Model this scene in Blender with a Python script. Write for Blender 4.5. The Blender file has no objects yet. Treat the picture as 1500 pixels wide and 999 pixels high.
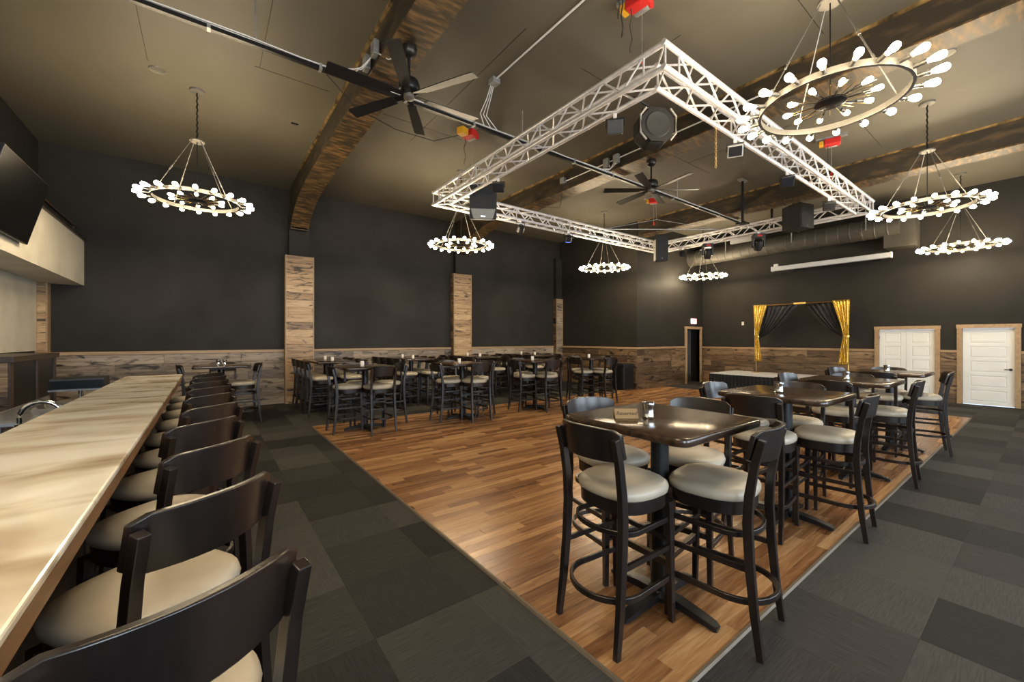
import bpy, bmesh, math, random
from mathutils import Vector, Matrix
random.seed(7)
R = math.radians
PI = math.pi
SC = bpy.context.scene
COL = SC.collection

# ------------------------------------------------------------------ camera, world, light, exposure
FPX = 596.0
YAW = math.atan2(.6, .8)
cam_d = bpy.data.cameras.new('camera')
cam = bpy.data.objects.new('camera', cam_d)
COL.objects.link(cam)
cam.location = (0, 0, 1.5)
cam.rotation_euler = (R(90), 0, -YAW)
cam_d.sensor_width = 36
cam_d.lens = FPX / 1500 * 36
cam_d.shift_y = -2.5 / 1500
cam_d.clip_start = .02
cam_d.clip_end = 200
SC.camera = cam

w = bpy.data.worlds.new('sky')
SC.world = w
w.use_nodes = True
w.node_tree.nodes['Background'].inputs[0].default_value = (.62, .78, 1, 1)
w.node_tree.nodes['Background'].inputs[1].default_value = 1.5

def area(name, loc, rot, sx, sy, power, col):
    l = bpy.data.lights.new(name, 'AREA'); l.shape = 'RECTANGLE'; l.size = sx; l.size_y = sy
    l.energy = power; l.color = col
    o = bpy.data.objects.new(name, l); COL.objects.link(o); o.location = loc; o.rotation_euler = rot
    return o
WIN = [(-.9, 2.2), (2.6, 2.6), (6.2, 2.6), (9.8, 2.6)]          # x centre, width of the windows behind the camera
WZ0, WZ1, WY = .75, 2.75, -4.0
for cx, ww in WIN:
    area('window_daylight', (cx, WY + .03, (WZ0 + WZ1) / 2), (R(90), 0, 0), ww - .1, WZ1 - WZ0 - .1, 125, (.76, .88, 1))
BULB = 125.0

SC.view_settings.view_transform = 'Standard'
SC.view_settings.look = 'None'
SC.view_settings.exposure = .55
SC.view_settings.gamma = 1
SC.view_settings.use_curve_mapping = False
SC.cycles.use_denoising = True
SC.cycles.max_bounces = 8
SC.cycles.sample_clamp_indirect = 6

# ------------------------------------------------------------------ materials
MATS = {}
def nodes(name):
    m = bpy.data.materials.new(name); m.use_nodes = True
    nt = m.node_tree
    return m, nt, nt.nodes['Principled BSDF']
def N(nt, t, **kw):
    n = nt.nodes.new(t)
    for k, v in kw.items():
        if hasattr(n, k): setattr(n, k, v)
        else: n.inputs[k.replace('_', ' ')].default_value = v
    return n
def ramp(nt, fac, stops):
    r = nt.nodes.new('ShaderNodeValToRGB')
    while len(r.color_ramp.elements) < len(stops): r.color_ramp.elements.new(.5)
    for e, (p, c) in zip(r.color_ramp.elements, stops):
        e.position = p; e.color = (*c, 1)
    nt.links.new(fac, r.inputs[0])
    return r.outputs[0]
def noisy(name, c1, c2, rough=.5, metal=0, scale=4, stretch=(1, 1, 1), lo=.35, hi=.65, bump=0, coat=0, detail=4, rough2=None, rnd=False, dist=0, spec=None):
    m, nt, b = nodes(name)
    tc = N(nt, 'ShaderNodeTexCoord')
    mp = N(nt, 'ShaderNodeMapping'); mp.inputs['Scale'].default_value = stretch
    nt.links.new(tc.outputs['Object'], mp.inputs['Vector'])
    if rnd:
        oi = N(nt, 'ShaderNodeObjectInfo')
        mu = N(nt, 'ShaderNodeMath', operation='MULTIPLY'); mu.inputs[1].default_value = 57
        nt.links.new(oi.outputs['Random'], mu.inputs[0])
        cb = N(nt, 'ShaderNodeCombineXYZ')
        for i in range(3): nt.links.new(mu.outputs[0], cb.inputs[i])
        nt.links.new(cb.outputs[0], mp.inputs['Location'])
    nz = N(nt, 'ShaderNodeTexNoise'); nz.inputs['Scale'].default_value = scale; nz.inputs['Detail'].default_value = detail
    nz.inputs['Distortion'].default_value = dist
    nt.links.new(mp.outputs[0], nz.inputs['Vector'])
    nt.links.new(ramp(nt, nz.outputs[0], [(lo, c1), (hi, c2)]), b.inputs['Base Color'])
    b.inputs['Roughness'].default_value = rough
    b.inputs['Metallic'].default_value = metal
    if coat: b.inputs['Coat Weight'].default_value = coat; b.inputs['Coat Roughness'].default_value = .15
    if spec is not None: b.inputs['Specular IOR Level'].default_value = spec
    if rough2 is not None:
        mr = N(nt, 'ShaderNodeMapRange'); mr.inputs[1].default_value = lo; mr.inputs[2].default_value = hi
        mr.inputs[3].default_value = rough; mr.inputs[4].default_value = rough2
        nt.links.new(nz.outputs[0], mr.inputs[0]); nt.links.new(mr.outputs[0], b.inputs['Roughness'])
    if bump:
        bp = N(nt, 'ShaderNodeBump'); bp.inputs['Strength'].default_value = bump; bp.inputs['Distance'].default_value = .01
        nt.links.new(nz.outputs[0], bp.inputs['Height']); nt.links.new(bp.outputs[0], b.inputs['Normal'])
    MATS[name] = m
    return m
def plain(name, c, rough=.5, metal=0, coat=0):
    m, nt, b = nodes(name)
    b.inputs['Base Color'].default_value = (*c, 1); b.inputs['Roughness'].default_value = rough; b.inputs['Metallic'].default_value = metal
    b.inputs['Coat Weight'].default_value = coat
    MATS[name] = m
    return m
def emis(name, c, s):
    m, nt, b = nodes(name)
    b.inputs['Base Color'].default_value = (*c, 1)
    b.inputs['Emission Color'].default_value = (*c, 1); b.inputs['Emission Strength'].default_value = s
    MATS[name] = m
    return m

def plank_mat(name, stops, gap_rough=.6, grain=(1.2, 14, 14), attr=False, rough=.5, knots=True, spread=.55, coat=0, depth=1.5):
    """boards: tone per board (object random or the stored value), grain stretched along local x, dark knots"""
    m, nt, b = nodes(name)
    tc = N(nt, 'ShaderNodeTexCoord')
    mp = N(nt, 'ShaderNodeMapping'); mp.inputs['Scale'].default_value = grain
    nt.links.new(tc.outputs['Object'], mp.inputs['Vector'])
    if attr:
        at = N(nt, 'ShaderNodeAttribute', attribute_name='tone'); rnd = at.outputs['Fac']
    else:
        oi = N(nt, 'ShaderNodeObjectInfo'); rnd = oi.outputs['Random']
    mu = N(nt, 'ShaderNodeMath', operation='MULTIPLY'); mu.inputs[1].default_value = 91
    nt.links.new(rnd, mu.inputs[0])
    cb = N(nt, 'ShaderNodeCombineXYZ')
    for i in range(3): nt.links.new(mu.outputs[0], cb.inputs[i])
    nt.links.new(cb.outputs[0], mp.inputs['Location'])
    nz = N(nt, 'ShaderNodeTexNoise'); nz.inputs['Scale'].default_value = 1.6; nz.inputs['Detail'].default_value = 7
    nz.inputs['Roughness'].default_value = .62; nz.inputs['Distortion'].default_value = .6
    nt.links.new(mp.outputs[0], nz.inputs['Vector'])
    # tone = rnd*spread + noise
    a = N(nt, 'ShaderNodeMath', operation='MULTIPLY_ADD'); a.inputs[1].default_value = spread
    nt.links.new(rnd, a.inputs[0])
    c = N(nt, 'ShaderNodeMath', operation='MULTIPLY_ADD'); c.inputs[1].default_value = depth; c.inputs[2].default_value = .5 - depth / 2 - spread / 2
    nt.links.new(nz.outputs[0], c.inputs[0]); nt.links.new(c.outputs[0], a.inputs[2])
    col = ramp(nt, a.outputs[0], stops)
    if knots:
        mp2 = N(nt, 'ShaderNodeMapping'); mp2.inputs['Scale'].default_value = (1.6, 5, 5)
        nt.links.new(tc.outputs['Object'], mp2.inputs['Vector']); nt.links.new(cb.outputs[0], mp2.inputs['Location'])
        n2 = N(nt, 'ShaderNodeTexNoise'); n2.inputs['Scale'].default_value = 1.7; n2.inputs['Detail'].default_value = 3; n2.inputs['Distortion'].default_value = 1.2
        nt.links.new(mp2.outputs[0], n2.inputs['Vector'])
        k = ramp(nt, n2.outputs[0], [(.56, (0, 0, 0)), (.68, (1, 1, 1))])
        mx = N(nt, 'ShaderNodeMix', data_type='RGBA'); mx.blend_type = 'MIX'
        nt.links.new(k, mx.inputs['Factor']); nt.links.new(col, mx.inputs['A'])
        mx.inputs['B'].default_value = (*[v * .35 for v in stops[0][1]], 1)
        col = mx.outputs['Result']
    nt.links.new(col, b.inputs['Base Color'])
    b.inputs['Roughness'].default_value = rough
    if coat: b.inputs['Coat Weight'].default_value = coat; b.inputs['Coat Roughness'].default_value = .2
    bp = N(nt, 'ShaderNodeBump'); bp.inputs['Strength'].default_value = .15; bp.inputs['Distance'].default_value = .004
    nt.links.new(nz.outputs[0], bp.inputs['Height']); nt.links.new(bp.outputs[0], b.inputs['Normal'])
    MATS[name] = m
    return m

def carpet_mat(name, attr=False):
    m, nt, b = nodes(name)
    tc = N(nt, 'ShaderNodeTexCoord')
    if attr:
        at = N(nt, 'ShaderNodeAttribute', attribute_name='tone'); rnd = at.outputs['Fac']
    else:
        oi = N(nt, 'ShaderNodeObjectInfo'); rnd = oi.outputs['Random']
    mp = N(nt, 'ShaderNodeMapping'); mp.inputs['Scale'].default_value = (90, 5, 5)
    nt.links.new(tc.outputs['Object'], mp.inputs['Vector'])
    nz = N(nt, 'ShaderNodeTexNoise'); nz.inputs['Scale'].default_value = 1.6; nz.inputs['Detail'].default_value = 4
    nt.links.new(mp.outputs[0], nz.inputs['Vector'])
    a = N(nt, 'ShaderNodeMath', operation='MULTIPLY_ADD'); a.inputs[1].default_value = .8
    nt.links.new(rnd, a.inputs[0])
    c = N(nt, 'ShaderNodeMath', operation='MULTIPLY_ADD'); c.inputs[1].default_value = .9; c.inputs[2].default_value = -.36
    nt.links.new(nz.outputs[0], c.inputs[0]); nt.links.new(c.outputs[0], a.inputs[2])
    nt.links.new(ramp(nt, a.outputs[0], [(0, (.011, .011, .0102)), (.5, (.027, .0263, .0235)), (1, (.060, .057, .049))]), b.inputs['Base Color'])
    b.inputs['Roughness'].default_value = .85
    b.inputs['Specular IOR Level'].default_value = .25
    bp = N(nt, 'ShaderNodeBump'); bp.inputs['Strength'].default_value = .35; bp.inputs['Distance'].default_value = .004
    nt.links.new(nz.outputs[0], bp.inputs['Height']); nt.links.new(bp.outputs[0], b.inputs['Normal'])
    MATS[name] = m
    return m

noisy('wall_paint', (.0155, .0138, .0112), (.022, .0198, .0162), .72, scale=1.1, lo=.3, hi=.75, detail=6, rough2=.58, spec=.3)
noisy('ceiling_paint', (.088, .078, .056), (.125, .112, .083), .6, scale=.55, stretch=(1, .55, 1), lo=.3, hi=.7, detail=6)
noisy('cream_paint', (.56, .52, .43), (.66, .62, .52), .6, scale=2)
noisy('beam_patina', (.050, .037, .021), (.36, .20, .07), .45, .25, scale=11, stretch=(.45, 1.7, 1.2), lo=.44, hi=.86, detail=13, rough2=.55, dist=.25)
noisy('beam_side', (.030, .025, .018), (.13, .08, .035), .5, .15, scale=6, stretch=(1, .5, 1.4), lo=.48, hi=.85, detail=12, dist=.2)
noisy('beam_edge', (.06, .04, .02), (.5, .33, .13), .4, .5, scale=7, lo=.35, hi=.65, detail=6)
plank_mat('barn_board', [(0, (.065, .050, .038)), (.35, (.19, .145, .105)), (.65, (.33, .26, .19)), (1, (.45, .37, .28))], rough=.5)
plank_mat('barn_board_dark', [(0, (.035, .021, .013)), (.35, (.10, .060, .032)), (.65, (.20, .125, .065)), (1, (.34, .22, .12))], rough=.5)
plank_mat('pine_board', [(0, (.13, .075, .034)), (.35, (.33, .20, .095)), (.65, (.48, .32, .165)), (1, (.58, .42, .25))], rough=.45)
plank_mat('rail_pine', [(0, (.20, .12, .06)), (.5, (.36, .235, .125)), (1, (.47, .33, .20))], rough=.5, spread=.2, knots=False)
plank_mat('dark_stain', [(0, (.018, .011, .008)), (.5, (.04, .024, .016)), (1, (.075, .045, .03))], rough=.4, knots=False, spread=.3)
plank_mat('floor_strip', [(0, (.075, .028, .010)), (.35, (.215, .096, .036)), (.65, (.36, .185, .075)), (1, (.55, .33, .155))], rough=.27, knots=False, spread=.55, grain=(1.5, 22, 22), depth=1.15)
plank_mat('floor_strip_far', [(0, (.075, .028, .010)), (.35, (.215, .096, .036)), (.65, (.36, .185, .075)), (1, (.55, .33, .155))], rough=.27, knots=False, spread=.55, attr=True, grain=(1.5, 22, 22), depth=1.15)
carpet_mat('carpet'); carpet_mat('carpet_far', True)
noisy('stool_wood', (.0065, .0046, .0042), (.019, .012, .0095), .3, scale=9, stretch=(1, 1, .2), rnd=True, spec=.6)
noisy('cushion', (.36, .31, .235), (.43, .375, .29), .42, scale=3, bump=.05, rnd=True)
noisy('table_wood', (.020, .0115, .007), (.055, .032, .019), .2, scale=5, stretch=(.7, 6, 6), lo=.3, hi=.7, detail=7, rnd=True)
plain('black_metal', (.012, .012, .013), .35, .3)
plain('black_satin', (.010, .010, .011), .4)
plain('black_cloth', (.010, .010, .011), .85)
noisy('black_drape', (.012, .011, .010), (.02, .018, .016), .55, scale=3)
plain('rubber', (.015, .015, .016), .7)
plain('brass', (.62, .42, .14), .3, 1)
plain('brass_plate', (.30, .20, .10), .45, .25)
plain('chrome', (.75, .76, .78), .12, 1)
noisy('truss_alu', (.74, .73, .74), (.86, .85, .86), .42, .55, scale=12)
noisy('galv', (.34, .35, .35), (.50, .51, .51), .45, .7, scale=14)
noisy('steel', (.45, .46, .48), (.60, .61, .63), .28, .9, scale=6)
plain('nickel', (.20, .19, .17), .42, .6)
plain('floor_edge', (.13, .10, .065), .5)
plain('white_enamel', (.72, .72, .70), .4)
noisy('white_door', (.72, .72, .69), (.78, .78, .75), .42, scale=2)
plain('screen_white', (.68, .68, .66), .5)
plain('red_paint', (.55, .02, .018), .35)
plain('yellow_paint', (.72, .36, .02), .4)
plain('grey_grille', (.27, .26, .23), .55, .2)
plain('speaker_black', (.004, .004, .0045), .6)
plain('tv_glass', (.003, .003, .0035), .3).node_tree.nodes['Principled BSDF'].inputs['Specular IOR Level'].default_value = .15
noisy('duct_paint', (.045, .041, .033), (.07, .064, .052), .5, .1, scale=2)
plain('stage_top', (.52, .53, .55), .6)
plain('lens', (.02, .02, .024), .2)
plain('candle_white', (.82, .76, .66), .4)
plain('window_frame', (.03, .03, .03), .5)
emis('bulb_glow', (1, .80, .52), BULB)
emis('blue_led', (.08, .12, 1), 14)
emis('exit_face', (1, .62, .60), 1.2)
plain('exit_red', (.75, .02, .03), .5)
plain('sign_ink', (.02, .014, .01), .5)
# gold sequin cloth
m, nt, b = nodes('gold_sequin')
tc = N(nt, 'ShaderNodeTexCoord'); vo = N(nt, 'ShaderNodeTexVoronoi'); vo.inputs['Scale'].default_value = 55
nt.links.new(tc.outputs['Object'], vo.inputs['Vector'])
nt.links.new(ramp(nt, vo.outputs['Color'], [(.1, (.42, .24, .02)), (.5, (.85, .55, .06)), (.95, (1, .82, .30))]), b.inputs['Base Color'])
bp = N(nt, 'ShaderNodeBump'); bp.inputs['Strength'].default_value = .8; bp.inputs['Distance'].default_value = .02
nt.links.new(vo.outputs['Color'], bp.inputs['Height']); nt.links.new(bp.outputs[0], b.inputs['Normal'])
b.inputs['Metallic'].default_value = .75; b.inputs['Roughness'].default_value = .35
MATS['gold_sequin'] = m
# poured bar top: cream and tan veils drawn out across the bar, glossy
m, nt, b = nodes('bar_epoxy')
tc = N(nt, 'ShaderNodeTexCoord'); mp = N(nt, 'ShaderNodeMapping'); mp.inputs['Scale'].default_value = (1.6, 3.4, 3); mp.inputs['Rotation'].default_value = (0, 0, R(-22))
nt.links.new(tc.outputs['Object'], mp.inputs['Vector'])
nz = N(nt, 'ShaderNodeTexNoise'); nz.inputs['Scale'].default_value = 1.25; nz.inputs['Detail'].default_value = 2.6; nz.inputs['Distortion'].default_value = .5
nt.links.new(mp.outputs[0], nz.inputs['Vector'])
nt.links.new(ramp(nt, nz.outputs[0], [(.30, (.38, .29, .19)), (.43, (.62, .53, .40)), (.54, (.79, .73, .62)), (.68, (.90, .87, .80))]), b.inputs['Base Color'])
b.inputs['Roughness'].default_value = .25; b.inputs['Coat Weight'].default_value = .5; b.inputs['Coat Roughness'].default_value = .08
MATS['bar_epoxy'] = m
# window glass
m, nt, b = nodes('window_glass')
nt.nodes.remove(b)
tr = N(nt, 'ShaderNodeBsdfTransparent'); gl = N(nt, 'ShaderNodeBsdfGlossy'); gl.inputs['Roughness'].default_value = .02
mx = N(nt, 'ShaderNodeMixShader'); mx.inputs[0].default_value = .07
nt.links.new(tr.outputs[0], mx.inputs[1]); nt.links.new(gl.outputs[0], mx.inputs[2]); nt.links.new(mx.outputs[0], nt.nodes['Material Output'].inputs[0])
MATS['window_glass'] = m

# ------------------------------------------------------------------ mesh helpers
class MB:
    def __init__(s): s.v = []; s.f = []
    def add(s, vs, fs):
        n = len(s.v); s.v += [tuple(v) for v in vs]; s.f += [tuple(n + i for i in f) for f in fs]; return s
    def loft(s, loops, caps=True, ring=False):
        n = len(loops[0]); vs = [p for l in loops for p in l]; fs = []
        m = len(loops)
        for i in range(m if ring else m - 1):
            j = (i + 1) % m
            for k in range(n):
                k2 = (k + 1) % n
                fs.append((i * n + k, i * n + k2, j * n + k2, j * n + k))
        if caps and not ring:
            fs.append(tuple(range(n))[::-1]); fs.append(tuple((m - 1) * n + k for k in range(n)))
        return s.add(vs, fs)
    def box(s, x0, x1, y0, y1, z0, z1, M=None):
        vs = [Vector(p) for p in ((x0, y0, z0), (x1, y0, z0), (x1, y1, z0), (x0, y1, z0), (x0, y0, z1), (x1, y0, z1), (x1, y1, z1), (x0, y1, z1))]
        if M is not None: vs = [M @ v for v in vs]
        return s.add(vs, [(3, 2, 1, 0), (4, 5, 6, 7), (0, 1, 5, 4), (1, 2, 6, 5), (2, 3, 7, 6), (3, 0, 4, 7)])
    def tube(s, pts, r, n=8, ring=False, caps=True, square=False, up=(0, 0, 1)):
        pts = [Vector(p) for p in pts]; m = len(pts); loops = []
        rr = r if isinstance(r, (list, tuple)) else [r] * m
        for i, p in enumerate(pts):
            if ring: t = pts[(i + 1) % m] - pts[i - 1]
            else: t = pts[min(i + 1, m - 1)] - pts[max(i - 1, 0)]
            t.normalize()
            u = Vector(up)
            if abs(t.dot(u)) > .98: u = Vector((1, 0, 0)) if abs(t.x) < .9 else Vector((0, 1, 0))
            a = t.cross(u).normalized(); b = a.cross(t).normalized()
            if square:
                hw, hh = rr[i] if isinstance(rr[i], (list, tuple)) else (rr[i], rr[i])
                loops.append([p + a * hw * x + b * hh * y for x, y in ((1, 1), (-1, 1), (-1, -1), (1, -1))])
            else:
                loops.append([p + (a * math.cos(q) + b * math.sin(q)) * rr[i] for q in [2 * PI * k / n for k in range(n)]])
        return s.loft(loops, caps, ring)
    def lathe(s, prof, n=16, M=None, caps=True):
        """prof: (radius, height) pairs round local z"""
        loops = []
        for r, z in prof:
            l = [Vector((r * math.cos(2 * PI * k / n), r * math.sin(2 * PI * k / n), z)) for k in range(n)]
            if M is not None: l = [M @ p for p in l]
            loops.append(l)
        return s.loft(loops, caps)
    def grid(s, rows):
        n = len(rows[0]); vs = [p for r in rows for p in r]
        return s.add(vs, [(i * n + k, i * n + k + 1, (i + 1) * n + k + 1, (i + 1) * n + k) for i in range(len(rows) - 1) for k in range(n - 1)])
    def mesh(s, name, smooth=None):
        me = bpy.data.meshes.new(name); me.from_pydata(s.v, [], s.f)
        bm = bmesh.new(); bm.from_mesh(me); bmesh.ops.recalc_face_normals(bm, faces=bm.faces); bm.to_mesh(me); bm.free()
        if smooth is not None:
            me.shade_smooth(); me.set_sharp_from_angle(angle=R(smooth))
        me.update(); return me
    def build(s, name, mat, parent=None, smooth=None, loc=None, rz=0, bevel=0):
        return obj(name, s.mesh(name, smooth), mat, parent, loc, rz, bevel)

def obj(name, me, mat=None, parent=None, loc=None, rz=0, bevel=0):
    if mat and not me.materials: me.materials.append(MATS[mat])
    o = bpy.data.objects.new(name, me); COL.objects.link(o)
    if parent: o.parent = parent
    if loc is not None: o.location = loc
    if rz: o.rotation_euler[2] = rz
    if bevel:
        b = o.modifiers.new('bevel', 'BEVEL'); b.width = bevel; b.segments = 2; b.limit_method = 'ANGLE'
    return o
def tag(o, label=None, cat=None, group=None, kind=None):
    if label: o['label'] = label
    if cat: o['category'] = cat
    if group: o['group'] = group
    if kind: o['kind'] = kind
    return o
def thing(name, label, cat, loc=(0, 0, 0), rz=0, group=None):
    o = bpy.data.objects.new(name, None); COL.objects.link(o); o.location = loc; o.rotation_euler[2] = rz
    o.empty_display_size = .1
    return tag(o, label, cat, group)
CH = {}
def kids(o):
    return [c for c in COL.objects if c.parent == o]
def collect(o):
    return [(c, collect(c)) for c in kids(o)]
def copy_tree(o, tree, parent=None):
    c = o.copy(); COL.objects.link(c)
    c.parent = parent
    if parent is not None: c.matrix_parent_inverse = o.matrix_parent_inverse.copy()
    for ch, sub in tree: copy_tree(ch, sub, c)
    return c
def rrect(hx, hy, r, n=5, z=0):
    pts = []
    for cx, cy, a0 in ((hx - r, hy - r, 0), (-hx + r, hy - r, 90), (-hx + r, -hy + r, 180), (hx - r, -hy + r, 270)):
        for k in range(n + 1):
            a = R(a0 + 90 * k / n); pts.append(Vector((cx + r * math.cos(a), cy + r * math.sin(a), z)))
    return pts
def text_mesh(txt, size, depth=.001, shear=0):
    c = bpy.data.curves.new('t', 'FONT'); c.body = txt; c.size = size; c.extrude = depth; c.align_x = 'CENTER'; c.align_y = 'CENTER'; c.shear = shear; c.resolution_u = 3
    o = bpy.data.objects.new('t', c); COL.objects.link(o)
    dg = bpy.context.evaluated_depsgraph_get(); dg.update()
    me = bpy.data.meshes.new_from_object(o.evaluated_get(dg)); bpy.data.objects.remove(o); bpy.data.curves.remove(c)
    return me
def struct(name, mb, mat, parent=None, smooth=None):
    o = mb.build(name, mat, parent, smooth)
    if parent is None: o['kind'] = 'structure'
    return o
def proj(x, y, z):
    d = .6 * x + .8 * y; u = .8 * x - .6 * y
    if d < .05: return None
    return 750 + FPX * u / d, 497 - FPX * (z - 1.5) / d, d
def seen(x, y, z=0, m=60):
    p = proj(x, y, z)
    return p is not None and -m < p[0] < 1500 + m and -m < p[1] < 999 + m

# ------------------------------------------------------------------ room shell
XL, XR, YB, YF, ZC = -2.4, 14.1, 10.85, WY, 5.03
XJ, YJ = 10.3, 7.5                     # the block that juts out in the far corner
struct('floor', MB().box(XL - .1, XR + .1, YF - .1, YB + .1, -.12, -.008), 'carpet')
FLOOR = bpy.data.objects['floor']
struct('ceiling', MB().box(XL - .1, XR + .1, YF - .1, YB + .1, ZC, ZC + .1), 'ceiling_paint')
CEIL = bpy.data.objects['ceiling']
wb = struct('wall_back', MB().box(XL - .1, XJ + .1, YB, YB + .1, -.008, ZC), 'wall_paint')
wl = struct('wall_left', MB().box(XL - .1, XL, YF, YB, -.008, ZC), 'wall_paint')
wj = struct('wall_alcove_side', MB().box(XJ, XJ + .1, YJ + .1, YB, -.008, ZC), 'wall_paint')
DX0, DX1, DZ = 13.0, 13.88, 1.85       # passage opening next to the right wall
b_ = MB().box(XJ, DX0, YJ, YJ + .1, -.008, ZC); b_.box(DX1, XR, YJ, YJ + .1, -.008, ZC); b_.box(DX0, DX1, YJ, YJ + .1, DZ, ZC)
wk = struct('wall_alcove_front', b_, 'wall_paint')
D1 = (1.73, 2.76, 1.745); D2 = (.515, 1.29, 1.755)
b_ = MB()
ys = [YF, D2[0], D2[1], D1[0], D1[1], YJ + 2.2]
for i in range(5):
    if i in (1, 3):
        b_.box(XR, XR + .1, ys[i], ys[i + 1], (D2 if i == 1 else D1)[2], ZC)
    else: b_.box(XR, XR + .1, ys[i], ys[i + 1], -.008, ZC)
wr = struct('wall_right', b_, 'wall_paint')
b_ = MB(); x = XL - .1
for cx, ww in WIN:
    b_.box(x, cx - ww / 2, YF - .1, YF, -.008, ZC)
    b_.box(cx - ww / 2, cx + ww / 2, YF - .1, YF, -.008, WZ0); b_.box(cx - ww / 2, cx + ww / 2, YF - .1, YF, WZ1, ZC)
    x = cx + ww / 2
b_.box(x, XR + .1, YF - .1, YF, -.008, ZC)
wf = struct('wall_front', b_, 'cream_paint')
for i, (cx, ww) in enumerate(WIN):
    x0, x1 = cx - ww / 2, cx + ww / 2
    b_ = MB(); t = .05
    b_.box(x0, x0 + t, YF - .1, YF, WZ0, WZ1); b_.box(x1 - t, x1, YF - .1, YF, WZ0, WZ1)
    b_.box(x0 + t, x1 - t, YF - .1, YF, WZ0, WZ0 + t); b_.box(x0 + t, x1 - t, YF - .1, YF, WZ1 - t, WZ1)
    b_.box(cx - .02, cx + .02, YF - .09, YF - .01, WZ0 + t, WZ1 - t)
    wo = struct('window_%d' % (i + 1), b_, 'window_frame')
    for s in (-1, 1):
        a, c = sorted((cx + s * .02, cx + s * (ww / 2 - t)))
        MB().box(a, c, YF - .06, YF - .054, WZ0 + t, WZ1 - t).build('pane', 'window_glass', wo)
# dark corridor beyond the passage
struct('wall_passage', MB().box(DX0 - .5, XR + .1, YJ + 2.1, YJ + 2.2, -.008, 2.6).box(DX0 - .5, DX0 - .4, YJ + .1, YJ + 2.1, -.008, 2.6), 'wall_paint')
# ceiling board seams: shallow battens of tape are too faint for parts; two of the real joints stand proud
def seam(p, q):
    MB().tube([p, q], [(.003, .0015)] * 2, square=True).build('ceiling_joint', 'wall_paint', CEIL)
for x0, x1, y in ((.5, 1.4, 6.2), (-1.6, -.5, 5.6), (-.3, .3, 5.0), (2.2, 3.6, 6.3), (3.9, 5.4, 3.7), (4.6, 5.7, 1.6), (7.2, 8.6, 4.4), (8.4, 9.9, 1.9)):
    seam((x0, y, ZC - .001), (x1, y, ZC - .001))
for x, y0, y1 in ((.55, 4.2, 6.2), (-.6, 4.6, 6.9), (2.9, 3.6, 6.9), (4.4, 2.6, 4.6), (7.7, 2.2, 4.4)):
    seam((x, y0, ZC - .001), (x, y1, ZC - .001))

# ------------------------------------------------------------------ carpet tiles
DFX0, DFX1, DFY0, DFY1 = 1.44, 11.6, .95, 7.64
T = .545
tiles = []
ox, oy = 3.40 - T * 20, .405 - T * 20
for i in range(60):
    for j in range(60):
        x0, y0 = ox + i * T, oy + j * T
        x1, y1 = x0 + T, y0 + T
        x0, x1, y0, y1 = max(x0, XL), min(x1, XR), max(y0, YF), min(y1, YB)
        if x1 - x0 < .02 or y1 - y0 < .02: continue
        if x0 >= XJ - .01 and y0 >= YJ - .01 and x0 < DX0: continue
        # cut round the dance floor
        for a0, a1, c0, c1 in ((x0, min(x1, DFX0), y0, y1), (max(x0, DFX1), x1, y0, y1),
                               (max(x0, DFX0), min(x1, DFX1), y0, min(y1, DFY0)), (max(x0, DFX0), min(x1, DFX1), max(y0, DFY1), y1)):
            if a1 - a0 > .015 and c1 - c0 > .015: tiles.append((a0, a1, c0, c1, (i + j) % 2))
def dist(t): return math.hypot((t[0] + t[1]) / 2, (t[2] + t[3]) / 2)
tiles.sort(key=lambda t: (0 if seen((t[0] + t[1]) / 2, (t[2] + t[3]) / 2) and not (t[1] < -.3) else 1, dist(t)))
cache = {}
def tile_mesh(sx, sy):
    k = (round(sx, 3), round(sy, 3))
    if k not in cache:
        h = .0022
        l = [[Vector((px * (sx / 2 - e), py * (sy / 2 - e), z)) for px, py in ((1, 1), (-1, 1), (-1, -1), (1, -1))] for e, z in ((.0003, -.008), (.0003, -.0008), (.0015, 0))]
        cache[k] = MB().loft(l).mesh('carpet_tile'); cache[k].materials.append(MATS['carpet'])
    return cache[k]
rest = MB(); rt = []
for n, (a0, a1, c0, c1, par) in enumerate(tiles):
    sx, sy = a1 - a0, c1 - c0
    if n < 300:
        o = obj('carpet_tile', tile_mesh(sx, sy) if not par else tile_mesh(sy, sx), None, FLOOR, ((a0 + a1) / 2, (c0 + c1) / 2, 0))
        if par: o.rotation_euler[2] = R(90)
    else:
        rest.box(a0 + .0003, a1 - .0003, c0 + .0003, c1 - .0003, -.008, 0); rt.append(random.random())
o = rest.build('carpet_tile_field', 'carpet_far', FLOOR); o['kind'] = 'stuff'
at = o.data.attributes.new('tone', 'FLOAT', 'FACE')
at.data.foreach_set('value', [t for t in rt for _ in range(6)])

# ------------------------------------------------------------------ dance floor
df = thing('dance_floor', 'brown wooden strip dance floor laid in the dark carpet', 'dance floor')
PW = .0836
planks = []
rows = int(round((DFY1 - DFY0) / PW)); PW = (DFY1 - DFY0) / rows
for r in range(rows):
    x = DFX0 - random.random() * .8
    while x < DFX1:
        L = random.choice((.45, .6, .75, .9, 1.05, 1.2))
        a, c = max(x, DFX0), min(x + L, DFX1)
        if c - a > .03: planks.append((a, c, DFY0 + r * PW))
        x += L
planks.sort(key=lambda p: (0 if seen((p[0] + p[1]) / 2, p[2]) else 1, math.hypot((p[0] + p[1]) / 2, p[2])))
pc = {}
def strip_mesh(L):
    k = round(L, 2)
    if k not in pc:
        l = [[Vector((px * (L / 2 - e), py * (PW / 2 - e), z)) for px, py in ((1, 1), (-1, 1), (-1, -1), (1, -1))] for e, z in ((.0003, -.006), (.0003, .0062), (.0012, .007))]
        pc[k] = MB().loft(l).mesh('floor_plank'); pc[k].materials.append(MATS['floor_strip'])
    return pc[k]
rest = MB(); rt = []
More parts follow.
